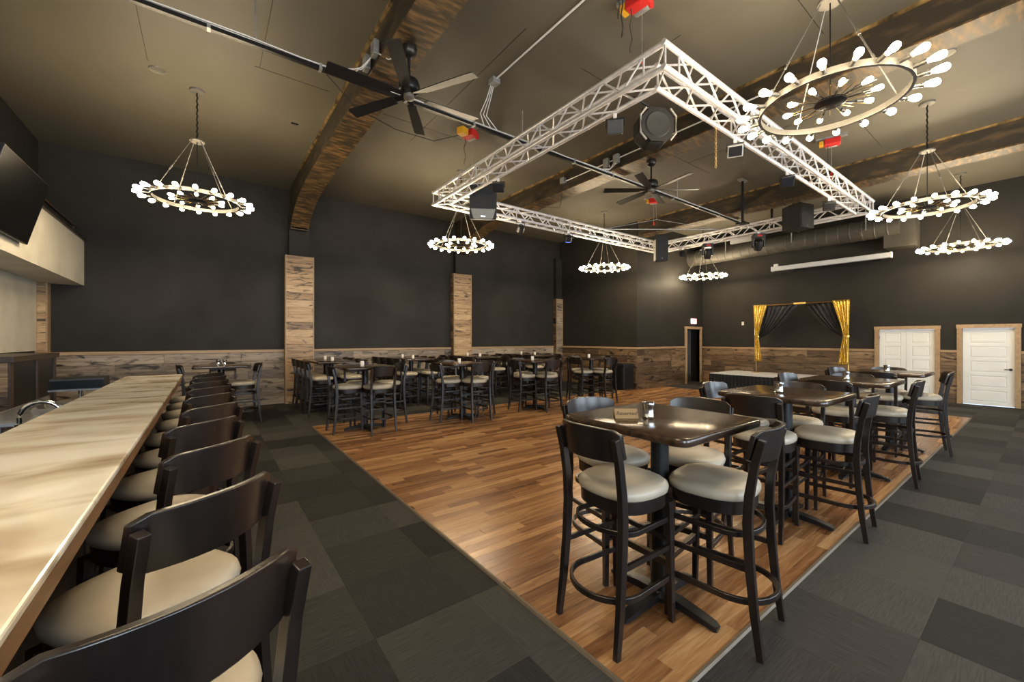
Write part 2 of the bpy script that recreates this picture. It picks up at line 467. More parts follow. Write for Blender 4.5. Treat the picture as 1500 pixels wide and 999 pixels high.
for n, (a, c, y) in enumerate(planks):
    if n < 300: obj('floor_plank', strip_mesh(c - a), None, df, ((a + c) / 2, y + PW / 2, 0))
    else: rest.box(a + .0004, c - .0004, y + .0004, y + PW - .0004, -.006, .007); rt.append(random.random())
o = rest.build('floor_plank_field', 'floor_strip_far', df); o['kind'] = 'stuff'
at = o.data.attributes.new('tone', 'FLOAT', 'FACE'); at.data.foreach_set('value', [t for t in rt for _ in range(6)])
for p, q in (((DFX0, DFY0), (DFX1, DFY0)), ((DFX0, DFY1), (DFX1, DFY1)), ((DFX0, DFY0), (DFX0, DFY1)), ((DFX1, DFY0), (DFX1, DFY1))):
    e = MB()
    if p[0] == q[0]: e.loft([[Vector((p[0] + a, y, z)) for a, z in ((-.011, 0), (.011, 0), (.011, .0105), (-.003, .0105))] for y in (p[1] - .011, q[1] + .011)])
    else: e.loft([[Vector((x, p[1] + a, z)) for a, z in ((-.011, 0), (.011, 0), (.011, .0105), (-.003, .0105))] for x in (p[0] - .011, q[0] + .011)])
    e.build('edge_trim', 'floor_edge', df)

# ------------------------------------------------------------------ board wainscot, pilasters, rails
bc = {}
def board(L, h, t, mat):
    k = (round(L, 2), round(h, 3), round(t, 3), mat)
    if k not in bc:
        e = .004
        l = [[Vector((px * (L / 2 - d), y, pz * (h / 2 - d))) for px, pz in ((1, 1), (-1, 1), (-1, -1), (1, -1))] for d, y in ((.0008, 0), (.0008, -t + e), (e, -t))]
        bc[k] = MB().loft(l).mesh('plank'); bc[k].materials.append(MATS[mat])
    return bc[k]
def boards(parent, p, q, z0, z1, rowh, mat, lens=(.9, 1.3, 1.7, 2.1), t=.022, gaps=()):
    """boards on the line p->q; they stand proud to the left-hand normal's other side (local -y)"""
    d = Vector((q[0] - p[0], q[1] - p[1])); L = d.length; d /= L; a = math.atan2(d.y, d.x)
    n = int(round((z1 - z0) / rowh)); rh = (z1 - z0) / n
    for r in range(n):
        s = -random.random() * 1.2 if L > 1 else 0
        while s < L - .01:
            ln = random.choice(lens) if L > 1 else L
            a0, a1 = max(s, 0), min(s + ln, L)
            if a1 - a0 > .04:
                c = (a0 + a1) / 2
                tt = t + random.choice((0, .002, .004))
                obj('plank', board(a1 - a0, rh, tt, mat), None, parent, (p[0] + d.x * c, p[1] + d.y * c, z0 + rh * (r + .5)), a)
            s += ln
RZ = 1.235                       # chair rail underside
def rail(name, p, q, z=RZ, h=.06, t=.045, mat='rail_pine'):
    d = Vector((q[0] - p[0], q[1] - p[1])); L = d.length; a = math.atan2(d.y, d.x)
    m = MB().box(-L / 2, L / 2, -t, 0, -h / 2, h / 2)
    o = m.build(name, mat, None, None, ((p[0] + q[0]) / 2, (p[1] + q[1]) / 2, z), a, .004); o['kind'] = 'structure'
    return o
PIL = [(-2.52, -2.25), (1.45, 2.06), (5.85, 6.46), (10.0, 10.3)]
PD = .16
spans = [(-2.25, 1.45), (2.06, 5.85), (6.46, 10.0)]
tn = 1
for x0, x1 in spans:
    boards(wb, (x0, YB), (x1, YB), .0, RZ - .03, .2, 'barn_board')
    rail('trim_%d' % tn, (x0, YB), (x1, YB)); tn += 1
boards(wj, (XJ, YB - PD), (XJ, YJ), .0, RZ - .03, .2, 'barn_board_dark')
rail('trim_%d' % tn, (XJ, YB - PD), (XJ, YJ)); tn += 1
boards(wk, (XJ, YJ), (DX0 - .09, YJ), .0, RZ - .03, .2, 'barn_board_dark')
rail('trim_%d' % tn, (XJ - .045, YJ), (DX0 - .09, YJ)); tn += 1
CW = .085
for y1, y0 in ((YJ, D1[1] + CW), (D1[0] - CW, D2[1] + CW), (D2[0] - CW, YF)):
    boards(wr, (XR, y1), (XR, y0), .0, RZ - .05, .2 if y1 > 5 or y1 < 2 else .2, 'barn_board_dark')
    rail('trim_%d' % tn, (XR, y1), (XR, y0), RZ - .02); tn += 1
for i, (x0, x1) in enumerate(PIL):
    top = 3.46 if i in (1, 2) else (2.5 if i == 0 else 2.95)
    x0c = max(x0, XL)
    y0 = YB - PD
    o = struct('trim_%d' % tn, MB().box(x0c, x1, y0, YB, 0, top), 'rail_pine'); tn += 1
    boards(o, (x0c + .02, y0), (x1 - .02, y0), .0, top, .175, 'barn_board' if i == 3 else 'pine_board', t=.018)
    if i in (2, 3): boards(o, (x0c, YB), (x0c, y0), 0, top, top / 18, 'barn_board_dark', t=.012)
    for xs in (x0c, x1 - .022): MB().box(xs, xs + .022, y0 - .026, y0, 0, top).build('corner_strip', 'rail_pine', o)
# dark steel columns above the pilasters
for i, (x0, x1) in enumerate(PIL[1:]):
    c = (x0 + x1) / 2
    w_ = .22 if i < 2 else .14
    struct('trim_%d' % tn, MB().box(c - w_, c + w_, YB - .14, YB, 3.46 if i < 2 else 2.95, 4.4), 'wall_paint'); tn += 1

# ------------------------------------------------------------------ roof beams with curved haunches
BW, BZ = .17, 4.62
for n, cx in enumerate((1.72, 6.15, 10.52)):
    o = bpy.data.objects.new('ceiling_beam', None); COL.objects.link(o); o['kind'] = 'structure'; o.name = 'trim_%d' % tn; tn += 1
    yend = YB if n < 2 else YJ
    path = [(YF, BZ), (0, BZ), (5, BZ)]
    if n < 2:
        path += [(8.0, BZ), (8.7, BZ - .02), (9.2, BZ - .06), (9.6, BZ - .13), (9.95, BZ - .23), (10.2, BZ - .34), (10.38, BZ - .45), (10.46, 4.1)]
        path += [(10.46, 4.05)]
    else: path += [(YJ, BZ)]
    # web: vertical plates from bottom curve to ceiling
    web = MB(); fl = MB()
    loops = []
    for y, z in path:
        loops.append([Vector((cx - BW, y, z)), Vector((cx + BW, y, z)), Vector((cx + BW, y, ZC)), Vector((cx - BW, y, ZC))])
    if n < 2:
        loops.append([Vector((cx - BW, YB - .14, 4.05)), Vector((cx + BW, YB - .14, 4.05)), Vector((cx + BW, YB - .14, ZC)), Vector((cx - BW, YB - .14, ZC))])
    web.loft(loops).build('web', 'beam_side', o)
    fl.tube([(cx, y, z - .012) for y, z in path], [(BW + .025, .012)] * len(path), square=True, up=(0, 0, 1)) if n == 2 else \
        fl.loft([[Vector((cx - BW - .02, y, z - .02)), Vector((cx + BW + .02, y, z - .02)), Vector((cx + BW + .02, y + (.02 if z < BZ - .1 else 0), z)), Vector((cx - BW - .02, y + (.02 if z < BZ - .1 else 0), z))] for y, z in path])
    fl.build('flange', 'beam_patina', o)
    for s in (-1, 1):
        MB().box(cx + s * BW - .03, cx + s * BW + .03, YF, 9.4 if n < 2 else YJ, ZC - .03, ZC).build('top_flange', 'beam_edge', o)

# ------------------------------------------------------------------ soffit over the back bar
SX, SZ0, SZ1 = -1.83, 2.5, 3.32
o = struct('wall_soffit', MB().box(XL, SX, YF, YB, SZ0, SZ1), 'cream_paint')
MB().box(XL, SX + .03, YF, YB, SZ1, SZ1 + .03).build('soffit_cap', 'dark_stain', o)
b_ = MB().box(SX - .05, SX - .02, YF, YB - .4, SZ1 + .16, SZ1 + .2)
b_.build('guard_rail', 'dark_stain', o)
for y in (10.3, 8.6, 6.9, 5.2): MB().box(SX - .05, SX - .02, y - .02, y + .02, SZ1 + .03, SZ1 + .16).build('rail_post', 'dark_stain', o)
struct('wall_left_lower', MB().box(XL - .0, XL + .02, YF, YB - PD - .03, 1.3, SZ0), 'cream_paint')

# ------------------------------------------------------------------ doors
def casing(name, axis, a0, a1, z, at, s, mat='rail_pine'):
    """plank casing round an opening; axis 'y' on the right wall (x = at), 'x' on the alcove front (y = at)"""
    o = bpy.data.objects.new(name, None); COL.objects.link(o); o['kind'] = 'structure'
    def bar(p0, p1, z0, z1, nm):
        if axis == 'y': MB().box(at - .05, at + .1, p0, p1, z0, z1).build(nm, mat, o, bevel=.004)
        else: MB().box(p0, p1, at - .05, at + .1, z0, z1).build(nm, mat, o, bevel=.004)
    bar(a0 - CW, a0, 0, z, 'jamb'); bar(a1, a1 + CW, 0, z, 'jamb'); bar(a0 - CW - .01, a1 + CW + .01, z, z + CW, 'head')
    return o
def leaf(parent, y0, y1, z1, npan=5, name='door_leaf'):
    x = XR + .015
    o = MB().box(x + .014, x + .045, y0, y1, .01, z1 - .005).build(name, 'white_door', parent)
    st = .11 * min(1, (y1 - y0) / .6); gap = .075
    b = MB(); b.box(x, x + .014, y0, y0 + st, .01, z1 - .005); b.box(x, x + .014, y1 - st, y1, .01, z1 - .005)
    ph = (z1 - .02 - gap * (npan + 1)) / npan
    for k in range(npan + 1):
        z = .01 + k * (ph + gap); b.box(x, x + .014, y0 + st, y1 - st, z, min(z + gap, z1 - .005))
    b.build('door_rail_frame', 'white_door', o)
    for k in range(npan):
        z = .01 + gap + k * (ph + gap)
        l = [[Vector((xx, yy, zz)) for yy, zz in ((y0 + st + e, z + e), (y1 - st - e, z + e), (y1 - st - e, z + ph - e), (y0 + st + e, z + ph - e))] for e, xx in ((.012, x + .014), (.03, x + .005))]
        MB().loft(l).build('door_panel', 'white_door', o)
    return o
d1 = casing('door_1', 'y', D1[0], D1[1], D1[2], XR, 1)
ym = (D1[0] + D1[1]) / 2
leaf(d1, D1[0] + .004, ym - .003, D1[2]); leaf(d1, ym + .003, D1[1] - .004, D1[2])
d2 = casing('door_2', 'y', D2[0], D2[1], D2[2], XR, 1)
lf = leaf(d2, D2[0] + .004, D2[1] - .004, D2[2])
h = MB(); M = Matrix.Translation((XR + .015, D2[0] + .06, .83)) @ Matrix.Rotation(R(-90), 4, 'Y')
h.lathe([(.028, 0), (.028, .008), (.010, .012), (.010, .045)], 12, M); h.tube([(XR - .03, D2[0] + .055, .83), (XR - .032, D2[0] + .15, .83)], .009, 8)
h.build('lever_handle', 'black_metal', lf, 40)
for z in (.25, 1.55): MB().lathe([(.007, -.04), (.007, .04)], 8, Matrix.Translation((XR + .006, D1[1] - .004, z))).build('hinge', 'black_metal', d1)
d3 = casing('door_3', 'x', DX0, DX1, DZ, YJ, 1, 'rail_pine')
b_ = MB(); rows_ = []
for z in (.02, 1.0, DZ - .02): rows_.append([Vector((DX0 + .0 + k * .02, YJ + .35 + .025 * math.sin(k * 1.1), z)) for k in range(45)])
b_.grid(rows_).build('passage_curtain', 'black_drape', d3, 60)

# ------------------------------------------------------------------ bar
bar = thing('bar_counter', 'long bar with glossy cream and tan poured top and brown wood edge', 'bar', (0, 0, 0))
BX0, BX1, BY0, BY1, BT = -.79, -.25, -1.6, 6.75, 1.05
MB().box(BX0, BX1, BY0, BY1, BT - .022, BT).build('bar_top', 'bar_epoxy', bar, bevel=.006)
plank_mat('bar_edge_wood', [(0, (.10, .045, .016)), (.5, (.22, .105, .04)), (1, (.33, .18, .075))], rough=.35, knots=False, spread=.2, grain=(14, 1.2, 14))
MB().box(BX0 + .006, BX1 - .006, BY0 + .006, BY1 - .006, BT - .075, BT - .022).build('bar_edge', 'bar_edge_wood', bar)
MB().box(BX0 + .12, -.56, BY0 + .05, BY1 - .05, 0, BT - .075).build('bar_body', 'dark_stain', bar)
for k in range(7):
    y0 = BY0 + .2 + k * 1.18
    MB().box(-.56, -.545, y0, y0 + 1.0, .15, BT - .18).build('front_panel', 'dark_stain', bar, bevel=.004)
MB().box(-.56, -.54, BY0 + .05, BY1 - .05, 0, .1).build('kick_board', 'black_satin', bar)
b_ = MB(); b_.tube([(-.505, BY0 + .1, .2), (-.505, BY1 - .1, .2)], .02, 10)
for k in range(7): b_.tube([(-.505, BY0 + .5 + k * 1.2, .2), (-.545, BY0 + .5 + k * 1.2, .2)], .012, 6)
b_.build('foot_rail', 'black_metal', bar, 40)

# ------------------------------------------------------------------ bar stool
def make_stool():
    root = thing('bar_stool', 'x', 'bar stool')
    # seat cushion: rounded trapezoid, wider at the front
    def outline(s, z, dy=0):
        pts = []
        for k in range(28):
            a = 2 * PI * k / 28
            c, sn = math.cos(a), math.sin(a)
            e = .68
            px = math.copysign(abs(c) ** e, c) * .216 * s; py = math.copysign(abs(sn) ** e, sn) * .207 * s
            if sn < 0: px *= 1 - .10 * (-sn); 
            pts.append(Vector((px, py + .01, z)))
        return pts
    MB().loft([outline(.93, .690), outline(1.0, .700), outline(1.02, .722), outline(.99, .742), outline(.90, .756), outline(.70, .764), outline(.35, .767)]).build('seat', 'cushion', root, 60)
    MB().loft([outline(.90, .625), outline(.955, .628), outline(.965, .690), outline(.93, .692)]).build('seat_frame', 'stool_wood', root, 40)
    for s in (-1, 1):
        MB().tube([(s * .188, .186, 0), (s * .182, .178, .35), (s * .178, .170, .64)], [.0135, .0175, .019], square=True, up=(0, 1, 0)).build('leg', 'stool_wood', root, bevel=.003)
        back = [(s * .200, -.262, 0), (s * .196, -.235, .2), (s * .192, -.215, .42), (s * .19, -.205, .62), (s * .19, -.212, .75), (s * .192, -.235, .90), (s * .195, -.268, 1.025)]
        MB().tube(back, [(.0135, .015), (.0155, .018), (.0165, .02), (.017, .021), (.0165, .020), (.016, .018), (.0155, .016)], square=True, up=(0, 1, 0)).build('leg', 'stool_wood', root, bevel=.003)
    # curved backrest in front of the posts
    loops = []
    n = 12
    for k in range(n + 1):
        t = -1 + 2 * k / n
        x = .203 * t
        y = -.277 + .075 * t * t                      # ends come forward round the sitter
        ins = .018 if abs(t) == 1 else 0
        z0, z1 = .905 + ins, 1.072 - ins - .012 * t * t
        th = .011
        lean = -.028
        nx = -.116 * t / .222 * .222; 
        loops.append([Vector((x, y - th, z0)), Vector((x, y + th, z0)), Vector((x, y + th + lean, z1)), Vector((x, y - th + lean, z1))])
    MB().loft(loops).build('backrest', 'stool_wood', root, 50, bevel=.004)
    # bent hoops: open at the front, round behind the back legs
    def hoop(z, back, side, w, h, nm):
        p = [(side * .93, .175, z)]
        for k in range(15):
            a = PI * k / 14
            p.append((side * math.cos(a), -.10 - back * math.sin(a) * .9, z))
        p.append((-side * .93, .175, z))
        MB().tube(p, [(w, h)] * len(p), square=True).build(nm, 'stool_wood', root, 30, bevel=.003)
    hoop(.545, .135, .19, .008, .014, 'seat_hoop')
    hoop(.235, .205, .196, .009, .015, 'foot_hoop')
    MB().tube([(-.186, .184, .30), (.186, .184, .30)], [(.011, .018)] * 2, square=True).build('foot_rest', 'stool_wood', root, bevel=.003)
    MB().box(-.165, .165, .174, .1965, .318, .3215).build('foot_plate', 'brass_plate', root)
    for s in (-1, 1):
        MB().tube([(s * .185, .175, .40), (s * .192, -.215, .40)], [(.008, .013)] * 2, square=True).build('stretcher', 'stool_wood', root)
    MB().tube([(-.18, .165, .44), (.18, .165, .44)], [(.008, .013)] * 2, square=True).build('stretcher', 'stool_wood', root)
    return root
STOOL = make_stool(); bpy.context.view_layer.update(); STOOL_T = collect(STOOL); stool_used = [False]
def stool(x, y, facing, label, group, z=0):
    """facing in degrees, 0 = +x, 90 = +y"""
    if not stool_used[0]: o = STOOL; stool_used[0] = True
    else: o = copy_tree(STOOL, STOOL_T)
    o.location = (x, y, z); o.rotation_euler[2] = R(facing - 90)
    tag(o, label, 'bar stool', group)
    return o
ORD = ['first', 'second', 'third', 'fourth', 'fifth', 'sixth', 'seventh', 'eighth', 'ninth', 'tenth']
BAR_ROW = [(-.119, 1.136, 111.7), (-.132, 1.67, 126.5), (-.137, 2.294, 131.4), (-.164, 2.911, 130.5), (-.134, 3.521, 132.7),
           (-.142, 4.157, 132.4), (-.123, 4.788, 128.7), (-.124, 5.407, 127.3), (-.126, 6.026, 128.1), (-.136, 6.663, 132.1)]
for k, p in enumerate(BAR_ROW):
    stool(*p, 'cream-seated bar stool along the bar counter, %s from its back wall end' % ORD[9 - k], 'stools along the bar counter')

# ------------------------------------------------------------------ tables
def make_table(hx, hy, long=False):
    root = thing('pub_table', 'x', 'table')
    l = [rrect(hx - e, hy - e, .055, 5, z) for e, z in ((.012, 1.006), (.002, 1.012), (0, 1.022), (0, 1.040), (.003, 1.047), (.008, 1.05))]
    MB().loft(l).build('table_top', 'table_wood', root, 40)
    for cy in ((0,) if not long else (-.24, .24)):
        MB().lathe([(.05, .03), (.05, .985)], 18, Matrix.Translation((0, cy, 0))).build('column', 'black_metal', root, 40)
        MB().box(-.17, .17, cy - .17, cy + .17, .984, 1.006).build('mounting_plate', 'black_metal', root)
        b = MB()
        b.lathe([(.075, .025), (.075, .05), (.052, .075)], 16, Matrix.Translation((0, cy, 0)))
        for a in (45, 135, 225, 315) if False else (0, 90, 180, 270):
            c, s = math.cos(R(a)), math.sin(R(a))
            pts = [(c * r, cy + s * r, z) for r, z in ((.03, .045), (.12, .045), (.24, .034), (.31, .025), (.335, .018))]
            b.tube(pts, [(.034, .022), (.034, .021), (.032, .016), (.03, .012), (.02, .008)], square=True)
        b.build('cross_foot', 'black_metal', root, 40)
        for a in (0, 90, 180, 270):
            MB().lathe([(.016, 0), (.018, .012)], 10, Matrix.Translation((.315 * math.cos(R(a)), cy + .315 * math.sin(R(a)), 0))).build('glide', 'rubber', root)
    return root
TAB = make_table(.40, .39); LTAB = make_table(.38, .78, True)
bpy.context.view_layer.update()
TT, LTT = collect(TAB), collect(LTAB); tab_used = {TAB: False, LTAB: False}
def table(proto, x, y, label, group, z=0):
    if not tab_used[proto]: o = proto; tab_used[proto] = True
    else: o = copy_tree(proto, TT if proto is TAB else LTT)
    o.location = (x, y, z); tag(o, label, 'table', group); return o
def cup_mesh():
    return MB().lathe([(.0, .002), (.030, .0), (.033, .006), (.030, .012), (.031, .062), (.036, .072), (.036, .088), (.030, .09), (.0, .091)], 20).mesh('c', 35)
CUP = cup_mesh(); CUP.materials.append(MATS['chrome'])
CAND = MB().lathe([(.0, .0), (.028, 0), (.032, .03), (.030, .075), (.026, .078), (.024, .06), (.0, .058)], 16).mesh('c', 35); CAND.materials.append(MATS['candle_white'])
FZ = .007
TX = [2.08 + 1.82 * k for k in range(4)]
# stool offsets from each table centre and the way each one faces
AISLE = [((-.289, .05, -2), (.134, -.258, 97.7), (.077, .415, 258), (.484, .103, 191.6)),
         ((-.312, .053, 4.1), (.14, -.256, 94.8), (.089, .41, 267.7), (.515, .107, 189.3)),
         ((-.293, .043, -3.7), (.12, -.258, 95.2), (.079, .423, 261.8), (.487, .11, 189.5)),
         ((-.294, .048, .7), (.157, -.275, 103.4), (.087, .412, 255.8), (.494, .119, 187.7))]
FAR = [((-.29, .013, 1.8), (.127, -.275, 92.2), (.025, .417, 267.5), (.448, .161, 187)),
       ((-.292, .011, .3), (.12, -.273, 89.2), (.023, .417, 269.6), (.446, .129, 180.8)),
       ((-.287, .026, -3.6), (.102, -.28, 84.2), (.023, .417, 270.1), (.449, .119, 181.1)),
       ((-.291, .004, -1.3), (.116, -.275, 90.1), (.016, .4, 268.4), (.451, .132, 180.1))]
RN = ['the reserved sign table', 'the second table from the reserved sign', 'the third table from the reserved sign', 'the row-end table by the white doors']
for k, tx in enumerate(TX):
    ty = 1.36
    table(TAB, tx, ty, ['square dark wood pub table carrying the reserved sign at the dance floor corner', 'square dark pub table, second in the row from the reserved sign', 'square dark pub table, third in the row from the reserved sign', 'square dark pub table at the row end closest to the white doors'][k], 'pub tables along the carpet aisle edge', FZ)
    g = 'stools at the pub tables along the carpet aisle'
    for (dx, dy, a), side in zip(AISLE[k], ('bar', 'carpet aisle', 'dance floor', 'stage wall')):
        stool(tx + dx, ty + dy, a, 'beige-seated bar stool at %s, %s side' % (RN[k], side), g, FZ)
    o = obj('metal_cup', CUP, None, None, (tx - .08, ty + .02, 1.05 + FZ))
    tag(o, 'small chrome cup standing on ' + RN[k], 'cup', 'chrome cups on the aisle tables')
# reserved sign: folded tent plate
t = thing('reserved_sign', 'small brown and brass tent sign reading Reserved', 'sign', (1.90, 1.46, 1.05 + FZ), R(-37))
b_ = MB(); L, hh, dd, th = .065, .05, .03, .002
for s in (1, -1):
    b_.loft([[Vector((x, s * dd, 0)), Vector((x, 0, hh)), Vector((x, 0, hh - .004)), Vector((x, s * (dd - .004), 0))] for x in (-L, L)])
b_.build('plate', 'brass_plate', t)
tm = text_mesh('Reserved', .031, .0006, .3); ob = obj('lettering', tm, 'sign_ink', t)
ang = math.atan2(hh, dd)
ob.rotation_euler = (ang, 0, 0); ob.location = (0, -dd / 2 - .0006, hh / 2 + .0004)
ob = obj('lettering', tm, None, t); ob.rotation_euler = (ang, 0, PI); ob.location = (0, dd / 2 + .0006, hh / 2 + .0004)

FN = ['the dance floor corner table near the bar', 'the second far dance-floor table from the bar', 'the third far dance-floor table from the bar', 'the far dance-floor table by the black bin']
for k, (tx, ty) in enumerate(((2.12, 6.93), (3.88, 6.76), (5.66, 6.72), (7.5, 6.78))):
    table(TAB, tx, ty, 'square dark pub table: ' + FN[k][4:] if False else ['square dark pub table on the dance floor corner near the bar', 'square dark pub table, second from the bar on the far dance floor edge', 'square dark pub table, third from the bar on the far dance floor edge', 'square dark pub table on the far dance floor edge closest to the black bin'][k], 'pub tables on the far dance floor edge', FZ)
    g = 'stools at the far dance floor tables'
    for (dx, dy, a), side in zip(FAR[k], ('bar side', 'backed to the floor centre', 'back wall side', 'stage side')):
        stool(tx + dx, ty + dy, a, 'bar stool at %s, %s' % (FN[k], side), g, FZ)
    o = obj('candle_cup', CAND, None, None, (tx - .03, ty + .05, 1.05 + FZ)); tag(o, 'small white candle cup on ' + FN[k], 'candle', 'candle cups on the far tables')
LN = ['the long table before the bar-side pilaster', 'the second long wall table from the bar', 'the third long wall table from the bar', 'the long wall table by the alcove']
for k, tx in enumerate((2.12, 3.92, 5.80, 7.70)):
    ty = 9.5
    table(LTAB, tx, ty, ['long dark pub table in front of the plank pilaster near the bar', 'long dark pub table by the back wall, second from the bar', 'long dark pub table by the back wall, third from the bar', 'long dark pub table by the back wall closest to the alcove'][k], 'long pub tables by the back wall')
    g = 'stools at the long tables by the back wall'
    for q in range(4 if k else 4):
        for s in (-1, 1):
            if s == 1 and q == 3 and k == 1: pass
            y = 8.78 + q * .48
            stool(tx + s * .30, y + random.uniform(-.006, .006), (0 if s < 0 else 180) + random.uniform(-1.5, 1.5),
                  'bar stool at %s, %s side, %s from wall' % (LN[k], 'bar' if s < 0 else 'stage', ['fourth', 'third', 'second', 'first'][q]), g)
    for q, dy in enumerate((-.35, .3)):
        o = obj('candle_cup', CAND, None, None, (tx, ty + dy, 1.05)); tag(o, 'white candle cup on %s, %s the wall' % (LN[k], 'farther from' if q == 0 else 'nearer'), 'candle', 'candle cups on the far tables')
table(TAB, .2, 8.75, 'square dark pub table between the bar end and the back wall', 'pub tables by the bar end')
g = 'stools at the table beyond the bar end'
stool(.503, 8.698, 185.4, 'dark bar stool at the table beyond the bar end, on its dance floor side', g)
stool(.217, 9.137, 264.1, 'dark bar stool at the table beyond the bar end, on its wall side', g)
stool(-.104, 8.744, 1.3, 'dark bar stool at the table beyond the bar end, on its cabinet side', g)
for q, dx in enumerate((-.04, .05)):
    o = obj('salt_shaker' if q == 0 else 'pepper_shaker', CUP, None, None, (.2 + dx, 8.78 - dx * .3, 1.05))
    tag(o, 'small metal shaker on the table beyond the bar end, on its %s side' % ('bar' if q == 0 else 'dance floor'), 'shaker', 'shakers on the bar end table')

# ------------------------------------------------------------------ chandeliers
CHZ, RING = 3.47, .50
def make_chandelier():
    root = thing('chandelier', 'x', 'chandelier')
    # origin at the ring centre; ceiling at +1.56
    n = 48
    loops = []
    for k in range(n):
        a = 2 * PI * k / n; c, s = math.cos(a), math.sin(a)
        loops.append([Vector((c * r, s * r, z)) for r, z in ((RING - .008, -.025), (RING + .012, -.025), (RING + .012, .025), (RING - .008, .025))])
    MB().loft(loops, ring=True).build('ring', 'nickel', root, 50)
    MB().lathe([(.10, -.016), (.11, -.010), (.11, .006), (.09, .014)], 28).build('hub', 'black_metal', root, 40)
    sm = MB().lathe([(.016, 0), (.016, .058), (.019, .060), (.019, .078)], 10, Matrix.Rotation(R(90), 4, 'Y')).mesh('socket', 40); sm.materials.append(MATS['nickel'])
    bmesh_ = MB().lathe([(.011, 0), (.014, .012), (.023, .042), (.028, .066), (.026, .084), (.016, .098), (.005, .103)], 10, Matrix.Rotation(R(90), 4, 'Y')).mesh('bulb', 80); bmesh_.materials.append(MATS['bulb_glow'])
    for k in range(20):
        a = 2 * PI * (k + .5) / 20
        so = obj('socket', sm, None, root, (math.cos(a) * (RING + .01), math.sin(a) * (RING + .01), 0), a)
        bu = obj('bulb', bmesh_, None, so, (.072, 0, 0)); 
    for k in range(10):
        a = 2 * PI * (k + .25) / 10
        MB().tube([(math.cos(a) * .1, math.sin(a) * .1, 0), (math.cos(a) * .235, math.sin(a) * .235, .0)], .004, 6).build('spoke', 'black_metal', root)
        so = obj('socket', sm, None, root, (math.cos(a) * .20, math.sin(a) * .20, 0), a); so.scale = (.75, .75, .75)
        obj('bulb', bmesh_, None, so, (.072, 0, 0))
    for k in range(20):
        a = 2 * PI * (k + .5) / 20 + .08
        r1 = .27 if k % 2 else .34
        MB().tube([(math.cos(a) * .1, math.sin(a) * .1, 0), (math.cos(a) * r1, math.sin(a) * r1, (.012 if k % 2 else -.012))], .0028, 5).build('spoke', 'brass', root)
    for k in range(4):
        a = R(25 + 90 * k); c, s = math.cos(a), math.sin(a)
        p0, p1 = Vector((c * RING, s * RING, .02)), Vector((c * .07, s * .07, .83))
        b = MB().tube([p0, p1], .005, 6)
        for f in (.36, .40): 
            q = p0.lerp(p1, f); b.tube([q, q + (p1 - p0).normalized() * .03], .010, 6)
        b.build('rod', 'nickel', root, 40)
    MB().tube([(0, 0, 0), (0, 0, .83)], .0055, 6).build('rod', 'black_metal', root, 40)
    MB().lathe([(.085, .825), (.09, .83), (.09, .845), (.05, .852)], 24).build('hanger_plate', 'nickel', root, 40)
    b = MB(); b.tube([(.006 * math.cos(i * 2.1), .006 * math.sin(i * 2.1), .85 + i * (.69 / 24)) for i in range(25)], .010, 6)
    b.build('chain', 'black_metal', root, 40)
    MB().lathe([(.03, 1.525), (.085, 1.535), (.09, 1.56)], 24).build('canopy', 'nickel', root, 40)
    return root
CHN = make_chandelier(); bpy.context.view_layer.update(); CHT = collect(CHN); first = True
for x, y, rz, lab in ((-.11, 7.3, 8, 'round ring chandelier with glowing bulbs hanging over the far bar end beside the television'),
                      (4.15, 1.12, 20, 'round ring chandelier over the pub tables beside the near truss corner'),
                      (8.6, 1.14, 5, 'round ring chandelier by the truss corner over the aisle, between two roof beams'),
                      (12.85, 1.2, 12, 'round ring chandelier hanging in front of the white doors'),
                      (4.27, 7.47, 3, 'round ring chandelier below the truss corner with the big two-tone loudspeaker'),
                      (8.8, 7.48, 30, 'round ring chandelier beyond the far truss, before the alcove wall'),
                      (12.45, 6.62, 17, 'round ring chandelier near the exit passage beneath the spiral duct'),
                      (-.11, 1.1, 0, 'round ring chandelier over the bar stools at the camera end')):
    o = CHN if first else copy_tree(CHN, CHT); first = False
    o.location = (x, y, CHZ); o.rotation_euler[2] = R(rz); tag(o, lab, 'chandelier', 'ring chandeliers')

# ------------------------------------------------------------------ box truss frame
TX0, TX1, TY0, TY1, TZ0, TZ1 = 3.50, 10.92, 2.23, 7.2, 4.10, 4.335
CC = .24
truss = thing('lighting_truss', 'rectangular silver aluminium box truss frame hung over the dance floor', 'truss')
cm = {}
def rod_mesh(L, r, n, mat, nm):
    k = (round(L, 3), r)
    if k not in cm:
        cm[k] = MB().tube([(0, 0, -L / 2), (0, 0, L / 2)], r, n).mesh(nm, 40); cm[k].materials.append(MATS[mat])
    return cm[k]
def rod(nm, p, q, r, n=6, mat='truss_alu', parent=truss):
    p, q = Vector(p), Vector(q); d = q - p
    o = obj(nm, rod_mesh(d.length, r, n, mat, nm), None, parent, (p + q) / 2)
    o.rotation_mode = 'QUATERNION'; o.rotation_quaternion = d.to_track_quat('Z', 'Y')
    return o
for z in (TZ0, TZ1):
    for o_ in (0, CC):
        x0, x1, y0, y1 = TX0 + o_, TX1 - o_, TY0 + o_, TY1 - o_
        e = .028
        rod('chord', (x0, y0, z), (x0, y1, z), e, 10); rod('chord', (x1, y0, z), (x1, y1, z), e, 10)
        rod('chord', (x0 - e, y0, z), (x1 + e, y0, z), e, 10); rod('chord', (x0 - e, y1, z), (x1 + e, y1, z), e, 10)
